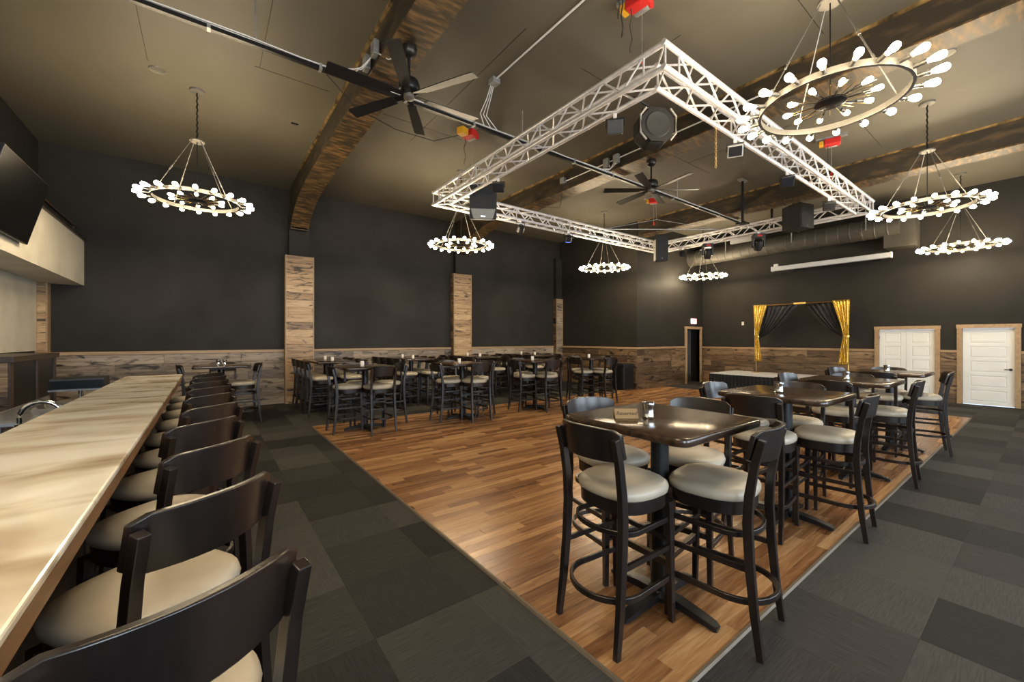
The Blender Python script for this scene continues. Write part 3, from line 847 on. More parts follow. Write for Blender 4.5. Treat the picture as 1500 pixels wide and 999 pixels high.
def lattice(axis, a0, a1, c0, c1, single):
    """zigzag braces on the four faces of one straight side"""
    n = int(round((a1 - a0) / .27)); st = (a1 - a0) / n
    far = MB()
    def P(a, c, z): return (a, c, z) if axis == 'x' else (c, a, z)
    def br(p, q):
        if single: rod('brace', p, q, .0115)
        else: far.tube([p, q], .0115, 5)
    for k in range(n):
        u, v = a0 + k * st, a0 + (k + 1) * st
        f = k % 2
        for c in (c0, c1):
            br(P(u, c, TZ0 if f else TZ1), P(v, c, TZ1 if f else TZ0))
            if k % 6 == 0: br(P(u, c, TZ0), P(u, c, TZ1))
        for z in (TZ0, TZ1):
            br(P(u, c0 if f else c1, z), P(v, c1 if f else c0, z))
    if not single:
        o = far.build('lattice', 'truss_alu', truss, 40); o['kind'] = 'stuff'
lattice('y', TY0 + CC, TY1 - CC, TX0, TX0 + CC, True)
lattice('x', TX0 + CC, TX1 - CC, TY0, TY0 + CC, True)
lattice('x', TX0 + CC, TX1 - CC, TY1, TY1 - CC, False)
lattice('y', TY0 + CC, TY1 - CC, TX1, TX1 - CC, False)
for x, sx in ((TX0, 1), (TX1, -1)):
    for y, sy in ((TY0, 1), (TY1, -1)):
        for p in ((x, y), (x + sx * CC, y), (x, y + sy * CC), (x + sx * CC, y + sy * CC)):
            rod('corner_post', (p[0], p[1], TZ0), (p[0], p[1], TZ1), .012)
        rod('corner_brace', (x, y, TZ0), (x + sx * CC, y + sy * CC, TZ0), .010); rod('corner_brace', (x, y, TZ1), (x + sx * CC, y + sy * CC, TZ1), .010)

# chain winches over the truss, each with its cable
def winch(x, y, lab, yellow=False, rz=0):
    t = thing('chain_hoist', lab, 'hoist', (x, y, ZC), rz, 'red hoists that carry the truss')
    MB().box(-.04, .04, -.22, .22, -.035, 0).build('ceiling_strut', 'galv', t)
    MB().box(-.06, .07, -.13, .10, -.15, -.04).build('motor_box', 'red_paint', t, bevel=.012)
    MB().lathe([(.05, -.08), (.055, -.07), (.055, .07), (.05, .08)], 16, Matrix.Translation((.10, 0, -.10)) @ Matrix.Rotation(R(90), 4, 'X')).build('drum', 'galv', t, 40)
    MB().lathe([(.06, 0), (.06, .012)], 16, Matrix.Translation((.10, -.09, -.10)) @ Matrix.Rotation(R(90), 4, 'X')).build('drum_flange', 'red_paint', t, 40)
    if yellow: MB().box(-.22, -.08, -.07, .07, -.16, -.05).build('control_box', 'yellow_paint', t, bevel=.01)
    else: MB().box(-.05, .05, .11, .17, -.14, -.06).build('control_box', 'yellow_paint', t, bevel=.006)
    MB().tube([(.10, 0, -.14), (.10, 0, TZ1 + .03 - ZC)], .004, 6).build('lifting_cable', 'galv', t)
    MB().box(.085, .115, -.015, .015, TZ1 + .02 - ZC, TZ1 + .10 - ZC).build('shackle', 'red_paint', t)
    MB().tube([(-.03 + .02 * math.sin(i * .9), .05, -.15 - i * .035) for i in range(14)], .0045, 5).build('control_cable', 'rubber', t)
    return t
winch(3.51, 5.9, 'red and yellow hoist on the ceiling above the loudspeaker corner of the truss', True, R(20))
winch(3.50, 2.55, 'red hoist on the ceiling above the near truss corner', False, R(5))
winch(8.85, 5.96, 'red hoist on the ceiling behind the second fan', False, R(30))
winch(8.70, 2.33, 'red hoist on the ceiling behind the chandelier by the truss corner', False, R(15))
# bridle on the far truss
t = thing('truss_bridle', 'thin steel bridle with spreader bar hanging above the far truss corner', 'rigging', (0, 0, 0))
for q in ((8.5, 7.08), (10.6, 5.6)): MB().tube([(8.95, 5.96, 4.87), (9.5, 6.3, 4.62)], .004, 6)
MB().tube([(8.3, 7.1, 4.38), (9.5, 6.3, 4.66), (10.75, 5.3, 4.38)], .006, 6).build('sling', 'galv', t)
MB().tube([(8.3, 7.1, 4.385), (10.75, 5.3, 4.385)], .014, 8).build('spreader_bar', 'galv', t)
MB().tube([(9.5, 6.3, 4.66), (8.95, 5.96, 4.88)], .004, 6).build('lifting_cable', 'galv', t)

# ------------------------------------------------------------------ loudspeakers on the truss
def big_speaker(x, y, z, rz, lab, w_, d_, h_, front, hook=None):
    t = thing('loudspeaker', lab, 'loudspeaker', (x, y, z), rz)
    # plan: wide front (local -y), narrow back
    def pl(s, zz, fy=0): return [Vector((px * s, py + fy, zz)) for px, py in ((-w_ / 2, -d_ / 2 * s), (w_ / 2, -d_ / 2 * s), (w_ / 2, 0), (w_ * .3, d_ / 2), (-w_ * .3, d_ / 2), (-w_ / 2, 0))]
    if front == 'horn':
        def oc(r_, y): return [Vector((math.cos(R(22.5 + 45 * k)) * r_, y, math.sin(R(22.5 + 45 * k)) * r_)) for k in range(8)]
        c = MB().loft([oc(w_ * .50, -d_ / 2), oc(w_ * .54, -d_ / 2 + .03), oc(w_ * .54, d_ * .05), oc(w_ * .34, d_ / 2)]).build('cabinet', 'speaker_black', t, bevel=.008)
    else: c = MB().loft([pl(.97, -h_ / 2), pl(1, -h_ / 2 + .02), pl(1, h_ / 2 - .02), pl(.97, h_ / 2)]).build('cabinet', 'speaker_black', t, bevel=.008)
    if front == 'pale':
        MB().loft([[Vector((px, py, zz)) for px, zz in ((-w_ * .36, -h_ * .49), (w_ * .36, -h_ * .49), (w_ * .46, -h_ * .20), (-w_ * .46, -h_ * .20))] for py in (-d_ / 2 - .02, -d_ / 2 + .01)]).build('grille', 'grey_grille', t, bevel=.01)
        MB().loft([[Vector((px, py, -h_ / 2 - zz)) for px, py in ((-w_ * .45, -d_ * .46), (w_ * .45, -d_ * .46), (w_ * .28, d_ * .35), (-w_ * .28, d_ * .35))] for zz in (0, .012)]).build('underside', 'grey_grille', t)
        MB().box(-.04, .04, -d_ / 2 - .033, -d_ / 2 - .03, -h_ * .44, -h_ * .40).build('badge', 'chrome', t)
    elif front == 'horn':
        MB().loft([[Vector((math.cos(R(22.5 + 45 * k)) * r_, py, math.sin(R(22.5 + 45 * k)) * r_)) for k in range(8)] for r_, py in ((w_ * .5, -d_ / 2 - .03), (w_ * .5, -d_ / 2), (w_ * .46, -d_ / 2 + .01))]).build('octagon_bezel', 'speaker_black', t)
        MB().lathe([(w_ * .36, 0), (w_ * .33, .012), (w_ * .2, -.0), (w_ * .08, .004)], 24, Matrix.Translation((0, -d_ / 2 - .03, 0)) @ Matrix.Rotation(R(90), 4, 'X')).build('driver_cone', 'rubber', t, 40)
        for s in (-1, 1):
            MB().tube([(s * w_ * .34, -d_ / 2 - .04, h_ * .42), (s * w_ * .5, -d_ / 2 - .04, h_ * .22), (s * w_ * .5, -d_ / 2 - .04, -h_ * .25), (s * w_ * .34, -d_ / 2 - .04, -h_ * .45)], .012, 6).build('trim_bar', 'grey_grille', t)
    else:
        MB().box(-w_ * .45, w_ * .45, -d_ / 2 - .012, -d_ / 2 + .005, -h_ * .47, h_ * .42).build('grille', 'speaker_black', t, bevel=.004)
        if w_ < .4: MB().box(-w_ / 2 - .012, -w_ / 2, -d_ / 2, d_ * .0, -h_ / 2, h_ * .3).build('side_strip', 'grey_grille', t)
        MB().box(-.012, .012, -d_ / 2 - .015, -d_ / 2 - .012, -h_ * .43, -h_ * .40).build('badge', 'chrome', t)
    b = MB()
    for s in (-1, 1): b.tube([(s * w_ * .25, 0, h_ / 2 - .01), (s * w_ * .25, 0, TZ0 - z + .02 if z + h_ / 2 < TZ0 else h_ / 2 + .05)], .010, 6)
    b.build('yoke', 'black_metal', t)
    if hook:
        p = Matrix.Rotation(-rz, 4, 'Z') @ (Vector(hook) - Vector((x, y, z)))
        MB().tube([(0, 0, h_ / 2 - .01), (0, 0, p.z + .04), (p.x, p.y, p.z + .04), p], .014, 8).build('hanging_arm', 'black_metal', t, 40)
    return t
big_speaker(4.15, 6.45, 4.08, R(-31), 'large wedge loudspeaker with pale grille tucked inside a truss corner', .50, .46, .62, 'pale').rotation_euler[0] = R(16)
big_speaker(4.05, 2.76, 3.86, R(-32), 'black octagonal loudspeaker hanging inside the near truss corner', .40, .30, .40, 'horn', (3.74, 2.76, TZ0))
big_speaker(10.15, 6.62, 4.04, R(-38), 'slim upright black loudspeaker hanging at the far truss corner', .34, .30, .72, 'plain', (10.68, 6.96, TZ1 + .02))
big_speaker(10.35, 3.4, 4.16, R(-15), 'black wedge loudspeaker hanging at the truss corner by the spiral duct', .44, .46, .52, 'plain', (10.68, 3.4, TZ1 + .02))

# ------------------------------------------------------------------ stage lights
def flood(x, y, z, rz, tilt, lab, pale=False):
    t = thing('flood_light', lab, 'stage light', (x, y, z), rz, 'small lights clamped to the truss')
    M = Matrix.Rotation(R(tilt), 4, 'X')
    MB().box(-.09, .09, -.03, .03, -.075, .075, Matrix.Translation((0, 0, -.13)) @ M).build('housing', 'galv' if pale else 'black_satin', t, bevel=.006)
    MB().box(-.075, .075, -.035, -.03, -.06, .06, Matrix.Translation((0, 0, -.13)) @ M).build('glass', 'lens', t)
    b = MB().tube([(-.10, 0, -.13), (-.10, 0, -.035), (.10, 0, -.035), (.10, 0, -.13)], .007, 6); b.build('bracket', 'black_metal', t)
    MB().box(-.02, .02, -.02, .02, -.035, .02).build('clamp', 'truss_alu', t)
def par(x, y, z, rz, tilt, lab, mat='lens'):
    t = thing('par_light', lab, 'stage light', (x, y, z), rz, 'small lights clamped to the truss')
    M = Matrix.Translation((0, 0, -.16)) @ Matrix.Rotation(R(tilt), 4, 'X')
    MB().lathe([(.05, .09), (.085, .06), (.09, -.06), (.08, -.065)], 18, M).build('can', 'black_satin', t, 40)
    MB().lathe([(.078, -.068), (.06, -.075), (.0, -.078)], 18, M).build('lamp_face', mat, t, 40)
    MB().tube([(-.10, 0, -.16), (-.10, 0, -.03), (.10, 0, -.03), (.10, 0, -.16)], .008, 6).build('bracket', 'black_metal', t)
    MB().box(-.02, .02, -.02, .02, -.03, .02).build('clamp', 'truss_alu', t)
def moving_head(x, y, z, rz, lab):
    t = thing('moving_head_light', lab, 'stage light', (x, y, z), rz, 'moving head lights under the far truss')
    MB().box(-.13, .13, -.10, .10, -.12, -.02).build('base', 'black_satin', t, bevel=.015)
    for s in (-1, 1): MB().loft([[Vector((s * xx, -.06, -.10)), Vector((s * xx, .06, -.10)), Vector((s * xx, .045, -.33)), Vector((s * xx, -.045, -.33))] for xx in (.10, .135)]).build('arm', 'black_satin', t, bevel=.008)
    M = Matrix.Translation((0, 0, -.28)) @ Matrix.Rotation(R(25), 4, 'X')
    MB().lathe([(.06, .12), (.09, .09), (.095, -.02), (.075, -.13), (.06, -.135)], 18, M).build('head', 'black_satin', t, 40)
    MB().lathe([(.058, -.137), (.03, -.142), (0, -.143)], 16, M).build('head_lens', 'lens', t, 40)
    MB().box(-.05, .05, -.105, -.10, -.09, -.05).build('display', 'red_paint', t)
    MB().box(-.03, .03, -.03, .03, -.02, .04).build('clamp', 'truss_alu', t)
ZB = TZ0 - .04
flood(3.74, 5.35, ZB, R(-40), 30, 'flat black flood light under the truss side near the first fan')
par(5.45, 6.96, ZB, R(-15), 40, 'round black par light under the far truss side next to the big loudspeaker')
par(6.9, 6.96, ZB, R(-30), 35, 'round par light shining blue under the far truss', 'blue_led')
flood(3.74, 3.02, ZB, R(-50), 20, 'small black flood light beside the octagonal loudspeaker')
flood(5.45, 2.47, ZB, R(-60), 35, 'grey flood light under the truss side between the fan and the chandelier', True)
flood(7.15, 2.47, ZB, R(-60), 35, 'dark flood light under the middle of the aisle truss side')
flood(9.1, 2.47, ZB, R(-60), 35, 'dark flood light near the truss corner by the spiral duct')
moving_head(10.68, 5.55, ZB, R(-50), 'black moving head light under the far truss close to the slim loudspeaker')
moving_head(10.68, 4.30, ZB, R(-50), 'black moving head light under the far truss beside the white junction box')
par(10.68, 6.25, ZB, R(-50), 30, 'round black par light under the far truss next to the slim loudspeaker')
o = MB().box(-.05, .05, -.28, .28, -.05, .05).build('junction_box', 'white_enamel', None, None, (10.92, 4.78, TZ0 - .079), 0, .008); tag(o, 'long white box mounted by the far truss above the duct', 'box')

# ------------------------------------------------------------------ ceiling fans
def make_fan():
    t = thing('ceiling_fan', 'x', 'ceiling fan')
    MB().lathe([(.03, -.10), (.07, -.075), (.085, -.03), (.085, 0)], 20).build('canopy', 'black_metal', t, 40)
    MB().tube([(0, 0, -.08), (0, 0, -.36)], .016, 10).build('downrod', 'black_metal', t, 40)
    MB().lathe([(.02, -.33), (.10, -.35), (.115, -.39), (.115, -.45), (.095, -.475), (.06, -.49)], 24).build('motor', 'black_metal', t, 40)
    MB().lathe([(.055, -.49), (.055, -.535), (.03, -.55), (.0, -.55)], 20).build('hub_cap', 'nickel', t, 40)
    for k in range(6):
        a = 2 * PI * k / 6
        M = Matrix.Rotation(a, 4, 'Z') @ Matrix.Translation((0, 0, -.505)) @ Matrix.Rotation(R(11), 4, 'X')
        l = []
        for x, hw in ((.19, .05), (.45, .062), (.80, .068), (.815, .060)):
            l.append([M @ Vector((x, y, z)) for y, z in ((-hw, -.004), (hw, -.004), (hw, .004), (-hw, .004))])
        bl = MB().loft(l).build('blade', 'black_satin', t)
        b = MB().box(.05, .24, -.03, .03, .004, .010, M); b.build('blade_iron', 'black_metal', bl)
    return t
FAN = make_fan(); bpy.context.view_layer.update(); FT = collect(FAN)
FAN.location = (1.72, 4.12, BZ - .024); FAN.rotation_euler[2] = R(-2); tag(FAN, 'black six-blade ceiling fan on the rusty beam near the bar', 'ceiling fan', 'ceiling fans')
f2 = copy_tree(FAN, FT); f2.location = (6.17, 4.2, BZ - .024); f2.rotation_euler[2] = R(21); tag(f2, 'black six-blade ceiling fan on the beam over the middle of the dance floor', 'ceiling fan', 'ceiling fans')

# ------------------------------------------------------------------ conduits and cables
t = thing('ceiling_strut', 'long black strut with white conduits running across under the roof beams', 'strut')
PY, PZ = 4.93, 4.55
MB().box(-1.2, 11.1, PY - .022, PY + .022, PZ - .04, PZ + .0).build('strut_rail', 'black_metal', t)
for k, (dy, dz) in enumerate(((-.03, .012), (.0, .014), (.028, .010))):
    MB().tube([(-1.2 + .5 * i, PY + dy + .006 * math.sin(i * 1.7 + k), PZ + dz + .005 * math.cos(i * 2.3 + k)) for i in range(26)], .007, 6).build('conduit', 'white_enamel' if k < 2 else 'rubber', t, 40)
for i in range(12): MB().box(-1 + i, -.97 + i, PY - .036, PY + .036, PZ - .044, PZ + .022).build('cable_tie', 'galv', t)
for x in (.4, 3.9, 8.2): MB().tube([(x, PY, PZ), (x, PY, ZC)], .008, 6).build('hanger_rod', 'galv', t)
t = thing('beam_junction', 'grey electrical boxes with white conduit bends on the rusty beam near the bar', 'junction box', (0, 0, 0))
for x, y in ((1.50, 4.55), (1.50, 4.85)): MB().box(x - .03, x + .03, y - .06, y + .06, 4.66, 4.82).build('box', 'galv', t, bevel=.006)
for k in range(3): MB().tube([(1.48, 4.6 + .06 * k, 4.67), (1.42, 4.68 + .05 * k, 4.60), (1.35 - .1 * k, 4.9, 4.575)], .006, 6).build('conduit', 'white_enamel', t, 40)
MB().tube([(1.53, 4.5, 4.67), (1.6, 4.4, 4.58), (1.7, 4.22, 4.58)], .006, 6).build('conduit', 'white_enamel', t, 40)
t = thing('ceiling_conduit', 'thin pale conduit running diagonally on the ceiling from a junction box to the strut', 'conduit')
MB().box(3.06, 3.18, 2.40, 2.52, ZC - .07, ZC).build('junction_box', 'galv', t, bevel=.006)
MB().tube([(3.12, 2.5, ZC - .02), (3.12, 4.5, ZC - .02)], .011, 8).build('pipe', 'white_enamel', t, 40)
MB().box(3.06, 3.18, 4.5, 4.62, ZC - .07, ZC).build('junction_box', 'galv', t, bevel=.006)
for k in range(3): MB().tube([(3.1 + .02 * k, 4.6, ZC - .05), (3.12 + .03 * k, 4.75, 4.85), (3.1 + .05 * k, 4.88, 4.7), (3.2 + .12 * k, PY, PZ + .02)], .007, 6).build('bend', 'white_enamel', t, 40)
for k in range(2): MB().tube([(3.1 + .05 * k + .012 * math.sin(i * 1.3 + k), 2.46, ZC - .07 - i * .05) for i in range(10 + 3 * k)], .006, 5).build('loose_cable', 'rubber', t)
t = thing('beam_conduit', 'white conduit with grey boxes along the middle roof beam', 'conduit')
bx = 5.955
MB().tube([(bx, 2.2, 4.78), (bx, 6.1, 4.78)], .011, 8).build('pipe', 'white_enamel', t, 40)
for y in (4.75, 4.98): MB().box(bx - .07, bx, y - .055, y + .055, 4.68, 4.84).build('junction_box', 'galv', t, bevel=.006)
MB().box(bx - .06, bx + .02, 6.08, 6.2, 4.75, 4.86).build('junction_box', 'galv', t, bevel=.006)
for k in range(3): MB().tube([(bx - .04, 4.74 + .08 * k, 4.69), (bx - .08, 4.85, 4.6), (bx - .1 - .1 * k, PY, PZ + .02)], .006, 6).build('bend', 'white_enamel', t, 40)
MB().tube([(bx - .03, 6.14, 4.76), (bx - .03, 6.16, 4.5), (bx - .06, 6.2, 4.25), (bx - .1, 6.6, 4.36), (bx - .05, 6.95, 4.37)], .005, 6).build('loose_cable', 'rubber', t)
pts = [(1.1, 5.0, 4.53), (1.5, 5.25, 4.40), (2.1, 5.5, 4.42), (2.8, 5.75, 4.56), (3.3, 5.88, 4.85)]
t = MB().tube(pts, .006, 6).build('slack_cable', 'rubber', None, 40); tag(t, 'thin black cable sagging from the strut to the red and yellow hoist', 'cable')
# gold chain hanging off the truss
t = thing('hanging_chain', 'brass coloured chain hanging from the truss beside the second fan', 'chain', (4.95, 2.47, TZ0 - .05))
lm = MB().tube([(.011 * math.cos(a), 0, .019 * math.sin(a)) for a in [2 * PI * k / 10 for k in range(10)]], .0045, 5, ring=True, up=(0, 1, 0)).mesh('link', 40); lm.materials.append(MATS['brass'])
for i in range(16):
    obj('link', lm, None, t, (0, 0, -.03 * i), R(90) * (i % 2))
# black drop pole
t = thing('drop_pole', 'black drop pole with a flat ceiling plate beyond the second fan', 'pole', (9.5, 4.15, ZC))
MB().box(-.14, .14, -.05, .05, -.03, 0).build('ceiling_plate', 'galv', t); MB().tube([(0, 0, -.03), (0, 0, -.95)], .028, 10).build('pole', 'black_metal', t, 40)
MB().box(-.10, .10, -.10, .10, -.98, -.95).build('end_plate', 'black_metal', t)
t = thing('drop_pole', 'short black drop pole near the far truss and the air vents', 'pole', (11.6, 4.35, ZC))
MB().lathe([(.12, -.03), (.12, 0)], 16).build('ceiling_plate', 'galv', t); MB().tube([(0, 0, -.03), (0, 0, -.55)], .03, 10).build('pole', 'black_metal', t, 40); MB().lathe([(.05, -.58), (.05, -.55)], 12).build('end_plate', 'black_metal', t)
for k, (x, y) in enumerate(((11.4, 6.1), (12.1, 5.6))):
    t = thing('air_vent', 'dark slotted air vent in the ceiling, %s the passage' % ('nearer' if x > 12 else 'farther from'), 'vent', (x, y, ZC), 0, 'ceiling air vents')
    MB().box(-.32, .32, -.11, .11, -.012, 0).build('frame', 'black_metal', t)
    for q in range(4): MB().box(-.29, .29, -.09 + q * .05, -.06 + q * .05, -.018, -.012).build('slat', 'black_satin', t)
for (x, y, lab) in ((-.52, 7.05, 'small round recessed light in the ceiling beside the bar chandelier'), (7.3, .8, 'small round recessed light in the ceiling beside the aisle chandelier')):
    t = thing('recessed_light', lab, 'ceiling light', (x, y, ZC), 0)
    MB().lathe([(.062, -.006), (.085, -.012), (.09, 0)], 20).build('trim_ring', 'nickel', t, 40); MB().lathe([(.06, -.004), (.03, -.003), (.0, -.003)], 20).build('lens', 'grey_grille', t, 40)
o = MB().box(-.05, .05, -.012, .012, -.02, 0).build('ceiling_sensor', 'black_satin', None, None, (1.15, 7.45, ZC)); tag(o, 'tiny black sensor on the ceiling beside the rusty beam', 'sensor')

# ------------------------------------------------------------------ spiral duct, screen case
t = thing('spiral_duct', 'long round spiral air duct painted dark along the stage wall', 'duct')
prof = []
y = 2.2
M = Matrix.Translation((13.3, 0, 4.25)) @ Matrix.Rotation(R(-90), 4, 'X')
while y < YJ - .05:
    prof += [(.25, y), (.25, y + .20), (.257, y + .21), (.257, y + .23)]; y += .24
MB().lathe([(r_, z_) for r_, z_ in prof], 28, M).build('duct_run', 'duct_paint', t, 30)
MB().lathe([(.27, YJ - .06), (.27, YJ)], 28, M).build('collar', 'duct_paint', t, 30)
MB().box(13.2, 13.8, 1.95, 2.5, 3.72, 4.5).build('plenum_box', 'duct_paint', t)
for y in (6.2, 4.4, 2.8): MB().box(13.03, 13.04, y - .012, y + .012, 4.2, ZC).build('hanger_strap', 'galv', t)
for y in (6.2, 4.4, 2.8): MB().box(13.56, 13.57, y - .012, y + .012, 4.2, ZC).build('hanger_strap', 'galv', t)
t = thing('projection_screen_case', 'long white roll-up projection screen case above the stage', 'screen case', (13.3, 3.68, 3.56))
MB().box(-.055, .055, -1.30, 1.30, -.07, .06).build('case', 'screen_white', t, bevel=.02)
for s in (-1, 1): MB().box(-.06, .06, s * 1.30 - .02, s * 1.30 + .02, -.078, .068).build('end_cap', 'white_enamel', t, bevel=.01)
MB().box(.02, .80, 1.0, 1.04, .0, .05).build('wall_arm', 'black_metal', t); MB().box(.02, .80, -1.04, -1.0, .0, .05).build('wall_arm', 'black_metal', t)
MB().box(-.04, .04, 1.15, 1.25, .06, .13).build('power_box', 'white_enamel', t)
MB().tube([(0, 1.15, .09), (.02, .9, .07), (.0, .55, .09), (.1, .3, .22), (.2, .42, .4)], .007, 6).build('power_cord', 'rubber', t)

# ------------------------------------------------------------------ stage, backdrop
SGX0, SGX1, SGY0, SGY1, SGZ = 12.25, 13.9, 2.9, 6.3, .48
t = thing('stage_platform', 'low stage with grey top and pleated black skirt in front of the plank wall', 'stage')
MB().box(SGX0, SGX1, SGY0, SGY1, SGZ - .05, SGZ).build('deck', 'stage_top', t, bevel=.004)
b_ = MB(); per = []
def edge(p, q):
    p, q = Vector(p), Vector(q); n = int((q - p).length / .025); nn = Vector((q - p).yx); d = (q - p).normalized(); nn = Vector((d.y, -d.x))
    for i in range(n): per.append(p + (q - p) * i / n + nn * .016 * (1 if i % 4 < 2 else -.6))
edge((SGX1, SGY0 - .02), (SGX0 - .02, SGY0 - .02)); edge((SGX0 - .02, SGY0 - .02), (SGX0 - .02, SGY1 + .02)); edge((SGX0 - .02, SGY1 + .02), (SGX1, SGY1 + .02))
b_.grid([[Vector((p.x, p.y, z)) for p in per] for z in (.003, SGZ - .02)])
b_.build('skirt', 'black_cloth', t)
for x in (SGX0 + .15, SGX1 - .15):
    for y in (SGY0 + .15, (SGY0 + SGY1) / 2, SGY1 - .15): MB().tube([(x, y, 0), (x, y, SGZ - .05)], .02, 8).build('leg', 'black_metal', t)
BDX, BY_L, BY_R, BZT = 13.6, 5.59, 3.23, 2.53
t = thing('backdrop_frame', 'thin brass backdrop frame on the stage with a gold top bar', 'backdrop stand', (BDX, 0, SGZ))
for y in (BY_L - .05, BY_R + .05):
    MB().tube([(0, y, .01), (0, y, BZT - SGZ)], .014, 8).build('post', 'brass', t, 40); MB().box(-.15, .15, y - .09, y + .09, 0, .012).build('base_plate', 'brass', t)
MB().tube([(0, BY_R + .05, BZT - SGZ), (0, BY_L - .05, BZT - SGZ)], .014, 8).build('top_bar', 'brass', t, 40)
MB().box(-.05, -.015, 4.22, 4.52, BZT - SGZ - .02, BZT - SGZ + .025).build('centre_sleeve', 'brass', t)
def gold(y_out, sgn, lab):
    """y_out: outer edge; sgn: direction of the inner edge"""
    rows_ = []
    for i in range(25):
        f = i / 24; z = BZT + .02 - f * 1.72
        zt = 1.58
        g_ = min(1, abs(z - zt) / .95) if z > zt else min(1, abs(z - zt) / .78)
        wd = .11 + (.27 * g_ ** 1.2 if z > zt else .10 * g_ ** .8)
        r_ = []
        for k in range(31):
            u = k / 30
            r_.append(Vector((BDX - .065 + .018 * math.sin(u * 34 + .4 * i * .2), y_out + sgn * (.0 + u * wd + (.03 if z <= zt else .03 * (1 - g_))), z)))
        rows_.append(r_)
    o = MB().grid(rows_).build('gold_curtain', 'gold_sequin', None, 60); tag(o, lab, 'curtain', 'gold sequin curtains on the backdrop')
    s = o.modifiers.new('thickness', 'SOLIDIFY'); s.thickness = .004
    b = MB().tube([(BDX - .065 + .032 * math.cos(a), y_out + sgn * .085 + .075 * math.sin(a), 1.58) for a in [2 * PI * k / 16 for k in range(16)]], [(.006, .018)] * 16, square=True, ring=True).build('tie_band', 'brass', o)
gold(BY_L, -1, 'gold sequin curtain tied in the middle, on the passage side of the backdrop')
gold(BY_R, 1, 'gold sequin curtain tied in the middle, on the white door side of the backdrop')
def swag(y_out, y_in, y_tie, lab):
    rows_ = []
    nu, nv = 40, 16
    for j in range(nv + 1):
        v = j / nv; r_ = []
        for k in range(nu + 1):
            u = k / nu                                   # 0 outer .. 1 inner edge
            p0 = Vector((y_out + (y_in - y_out) * u, BZT - .02))
            p2 = Vector((y_tie + (y_in - y_out) * .03 * u, 1.66 - .12 * u))
            ctrl = Vector((p0.x + (p2.x - p0.x) * (.25 + .35 * u), p0.y + (p2.y - p0.y) * (.55 + .32 * u)))
            q = p0 * (1 - v) ** 2 + ctrl * 2 * v * (1 - v) + p2 * v * v
            r_.append(Vector((BDX + .046 + .028 * math.sin(u * 40) * (1 - .5 * v), q.x, q.y)))
        rows_.append(r_)
    o = MB().grid(rows_).build('swag_drape', 'black_drape', None, 60); tag(o, lab, 'drape', 'black swags on the backdrop')
    s = o.modifiers.new('thickness', 'SOLIDIFY'); s.thickness = .004
swag(5.3, 4.42, 5.47, 'black fabric swag pulled to the gold curtain on the passage side')
swag(3.5, 4.33, 3.35, 'black fabric swag pulled to the gold curtain on the white door side')

# exit sign over the passage, bin in the alcove
t = thing('exit_sign', 'small lit exit sign with red letters above the passage', 'exit sign', (13.45, YJ - .03, 2.12))
MB().box(-.15, .15, -.02, .03, -.09, .09).build('case', 'exit_face', t, bevel=.008)
o = obj('lettering', text_mesh('EXIT', .13, .002), 'exit_red', t); o.rotation_euler = (R(90), 0, 0); o.location = (0, -.023, 0)
t = thing('waste_bin', 'black square waste bin with panelled sides standing at the alcove wall', 'waste bin', (9.98, 7.78, 0), R(-4))
MB().box(-.21, .21, -.24, .24, .03, .70).build('body', 'black_satin', t, bevel=.01)
MB().box(-.225, .225, -.255, .255, .70, .78).build('lid', 'black_satin', t, bevel=.01)
MB().box(-.20, .20, -.23, .23, 0, .03).build('base', 'rubber', t)
for s in (-1, 1): MB().box(s * .1 - .09 + .0, s * .1 + .09, -.252, -.24, .06, .66).build('side_panel', 'black_metal', t, bevel=.004)
MB().box(-.222, -.21, -.2, .2, .06, .66).build('side_panel', 'black_metal', t, bevel=.004)
o = MB().box(-.004, .004, -.035, .035, -.055, .055).build('wall_switch', 'white_enamel', None, None, (XR - .004, 6.15, 2.02), 0, .002); tag(o, 'tiny white switch plate on the dark wall between passage and backdrop', 'switch')

# ------------------------------------------------------------------ television on the soffit
t = thing('television', 'large black flat television tilted down from the cream soffit', 'television', (SX + .14, 6.85, 3.04))
t.rotation_euler = (0, R(14), 0)
MB().box(-.03, .025, -.71, .71, -.39, .39).build('body', 'black_satin', t, bevel=.006)
MB().box(.025, .027, -.695, .695, -.375, .375).build('panel', 'tv_glass', t)
MB().box(-.13, -.03, -.12, .12, -.1, .1).build('wall_mount', 'black_metal', t)

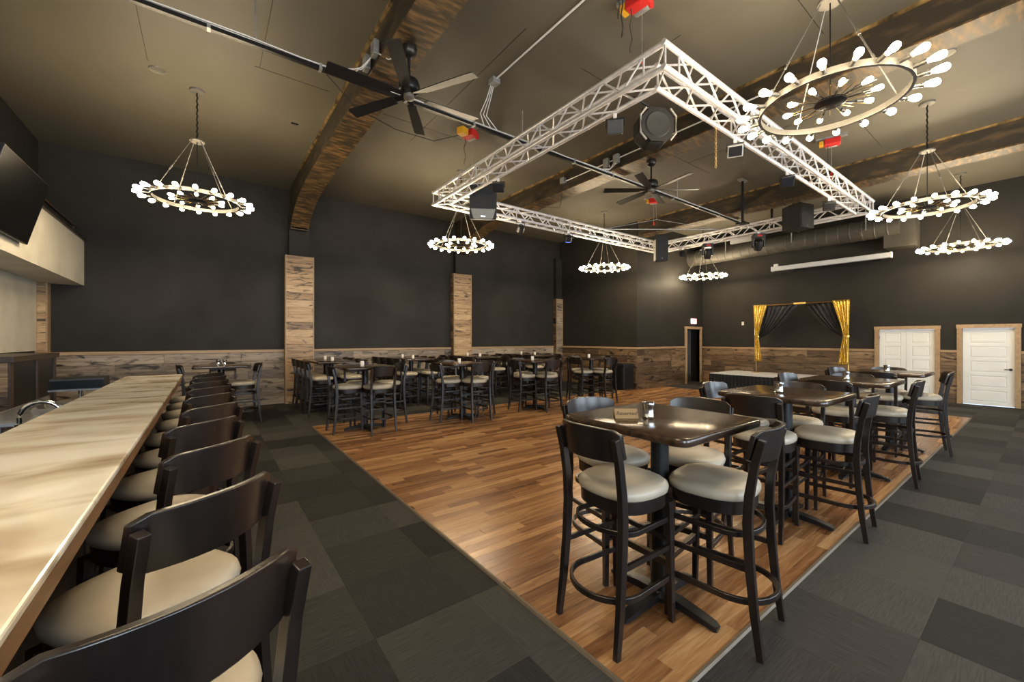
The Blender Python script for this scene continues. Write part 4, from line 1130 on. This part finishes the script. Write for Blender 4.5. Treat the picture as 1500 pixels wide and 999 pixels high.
# ------------------------------------------------------------------ back bar: cabinet, sink, cash box
t = thing('bar_cabinet', 'dark stained cabinet with plank front and black panels behind the bar', 'cabinet', (0, 0, 0))
KX, KY0, KY1, KZ = -1.88, 7.5, 9.35, 1.22
MB().box(XL + .02, KX - .02, KY0 + .02, KY1 - .02, 0, KZ).build('carcass', 'black_satin', t)
MB().box(XL + .02, KX + .03, KY0 - .03, KY1 + .03, KZ, KZ + .07).build('cap', 'dark_stain', t, bevel=.004)
for y in (KY0, 8.45, KY1 - .1): MB().box(KX - .02, KX, y, y + .1 if y != 8.45 else y + .06, 0, KZ).build('stile', 'dark_stain', t)
for y0, y1 in ((KY0 + .1, 8.45), (8.51, KY1 - .1)): MB().box(KX - .02, KX - .012, y0, y1, 0.05, KZ).build('panel', 'tv_glass', t)
boards(t, (XL + .02, KY0 + .02), (KX - .02, KY0 + .02), 0, KZ, .17, 'barn_board_dark', t=.018)
t = thing('bar_sink', 'stainless steel bar sink unit with side trays behind the bar', 'sink', (0, 0, 0))
MB().box(-1.52, -.92, 5.7, 7.3, .70, .74).build('drainboard', 'steel', t, bevel=.006)
for x in (-1.5, -.94):
    for y in (5.72, 7.28): MB().tube([(x, y, 0), (x, y, .70)], .018, 8).build('leg', 'steel', t, 40)
MB().box(-1.54, -1.52, 5.7, 7.3, .70, .82).build('back_splash', 'steel', t)
b_ = MB()
b_.loft([rrect(.18, .22, .02, 3, 0), rrect(.2, .24, .03, 3, .06), rrect(.195, .235, .03, 3, .06), rrect(.17, .21, .02, 3, .01)]); b_.build('basin_tray', 'chrome', t, 40, (-1.22, 6.35, .74))
b_ = MB().tube([(-1.2, 6.95, .74), (-1.2, 6.95, .905)], .022, 10); b_.box(-1.43, -.97, 6.78, 7.12, .905, .925); b_.build('riser_stand', 'chrome', t, 40)
o = MB().box(-.225, .225, -.17, .17, 0, .125).build('cash_box', 'black_satin', None, None, (-1.2, 6.95, .925), 0, .008); tag(o, 'flat black cash drawer on the steel stand behind the bar', 'cash drawer')
MB().box(-.215, .215, -.173, -.169, .01, .1).build('drawer_front', 'tv_glass', o)
t = thing('rinse_faucet', 'chrome arched rinse faucet behind the bar', 'faucet', (-1.34, 5.55, .0))
pts = [(0, 0, .72)] + [(.0 + .13 - .13 * math.cos(a), .0, .80 + .13 * math.sin(a)) for a in [PI * k / 12 for k in range(11)]] + [(.27, 0, .80)]
MB().tube(pts, .018, 10).build('spout', 'chrome', t, 40); MB().lathe([(.03, .70), (.03, .74), (.016, .75)], 12).build('flange', 'chrome', t, 40); MB().tube([(0, 0, 0), (0, 0, .71)], .012, 8).build('supply_pipe', 'chrome', t, 40)
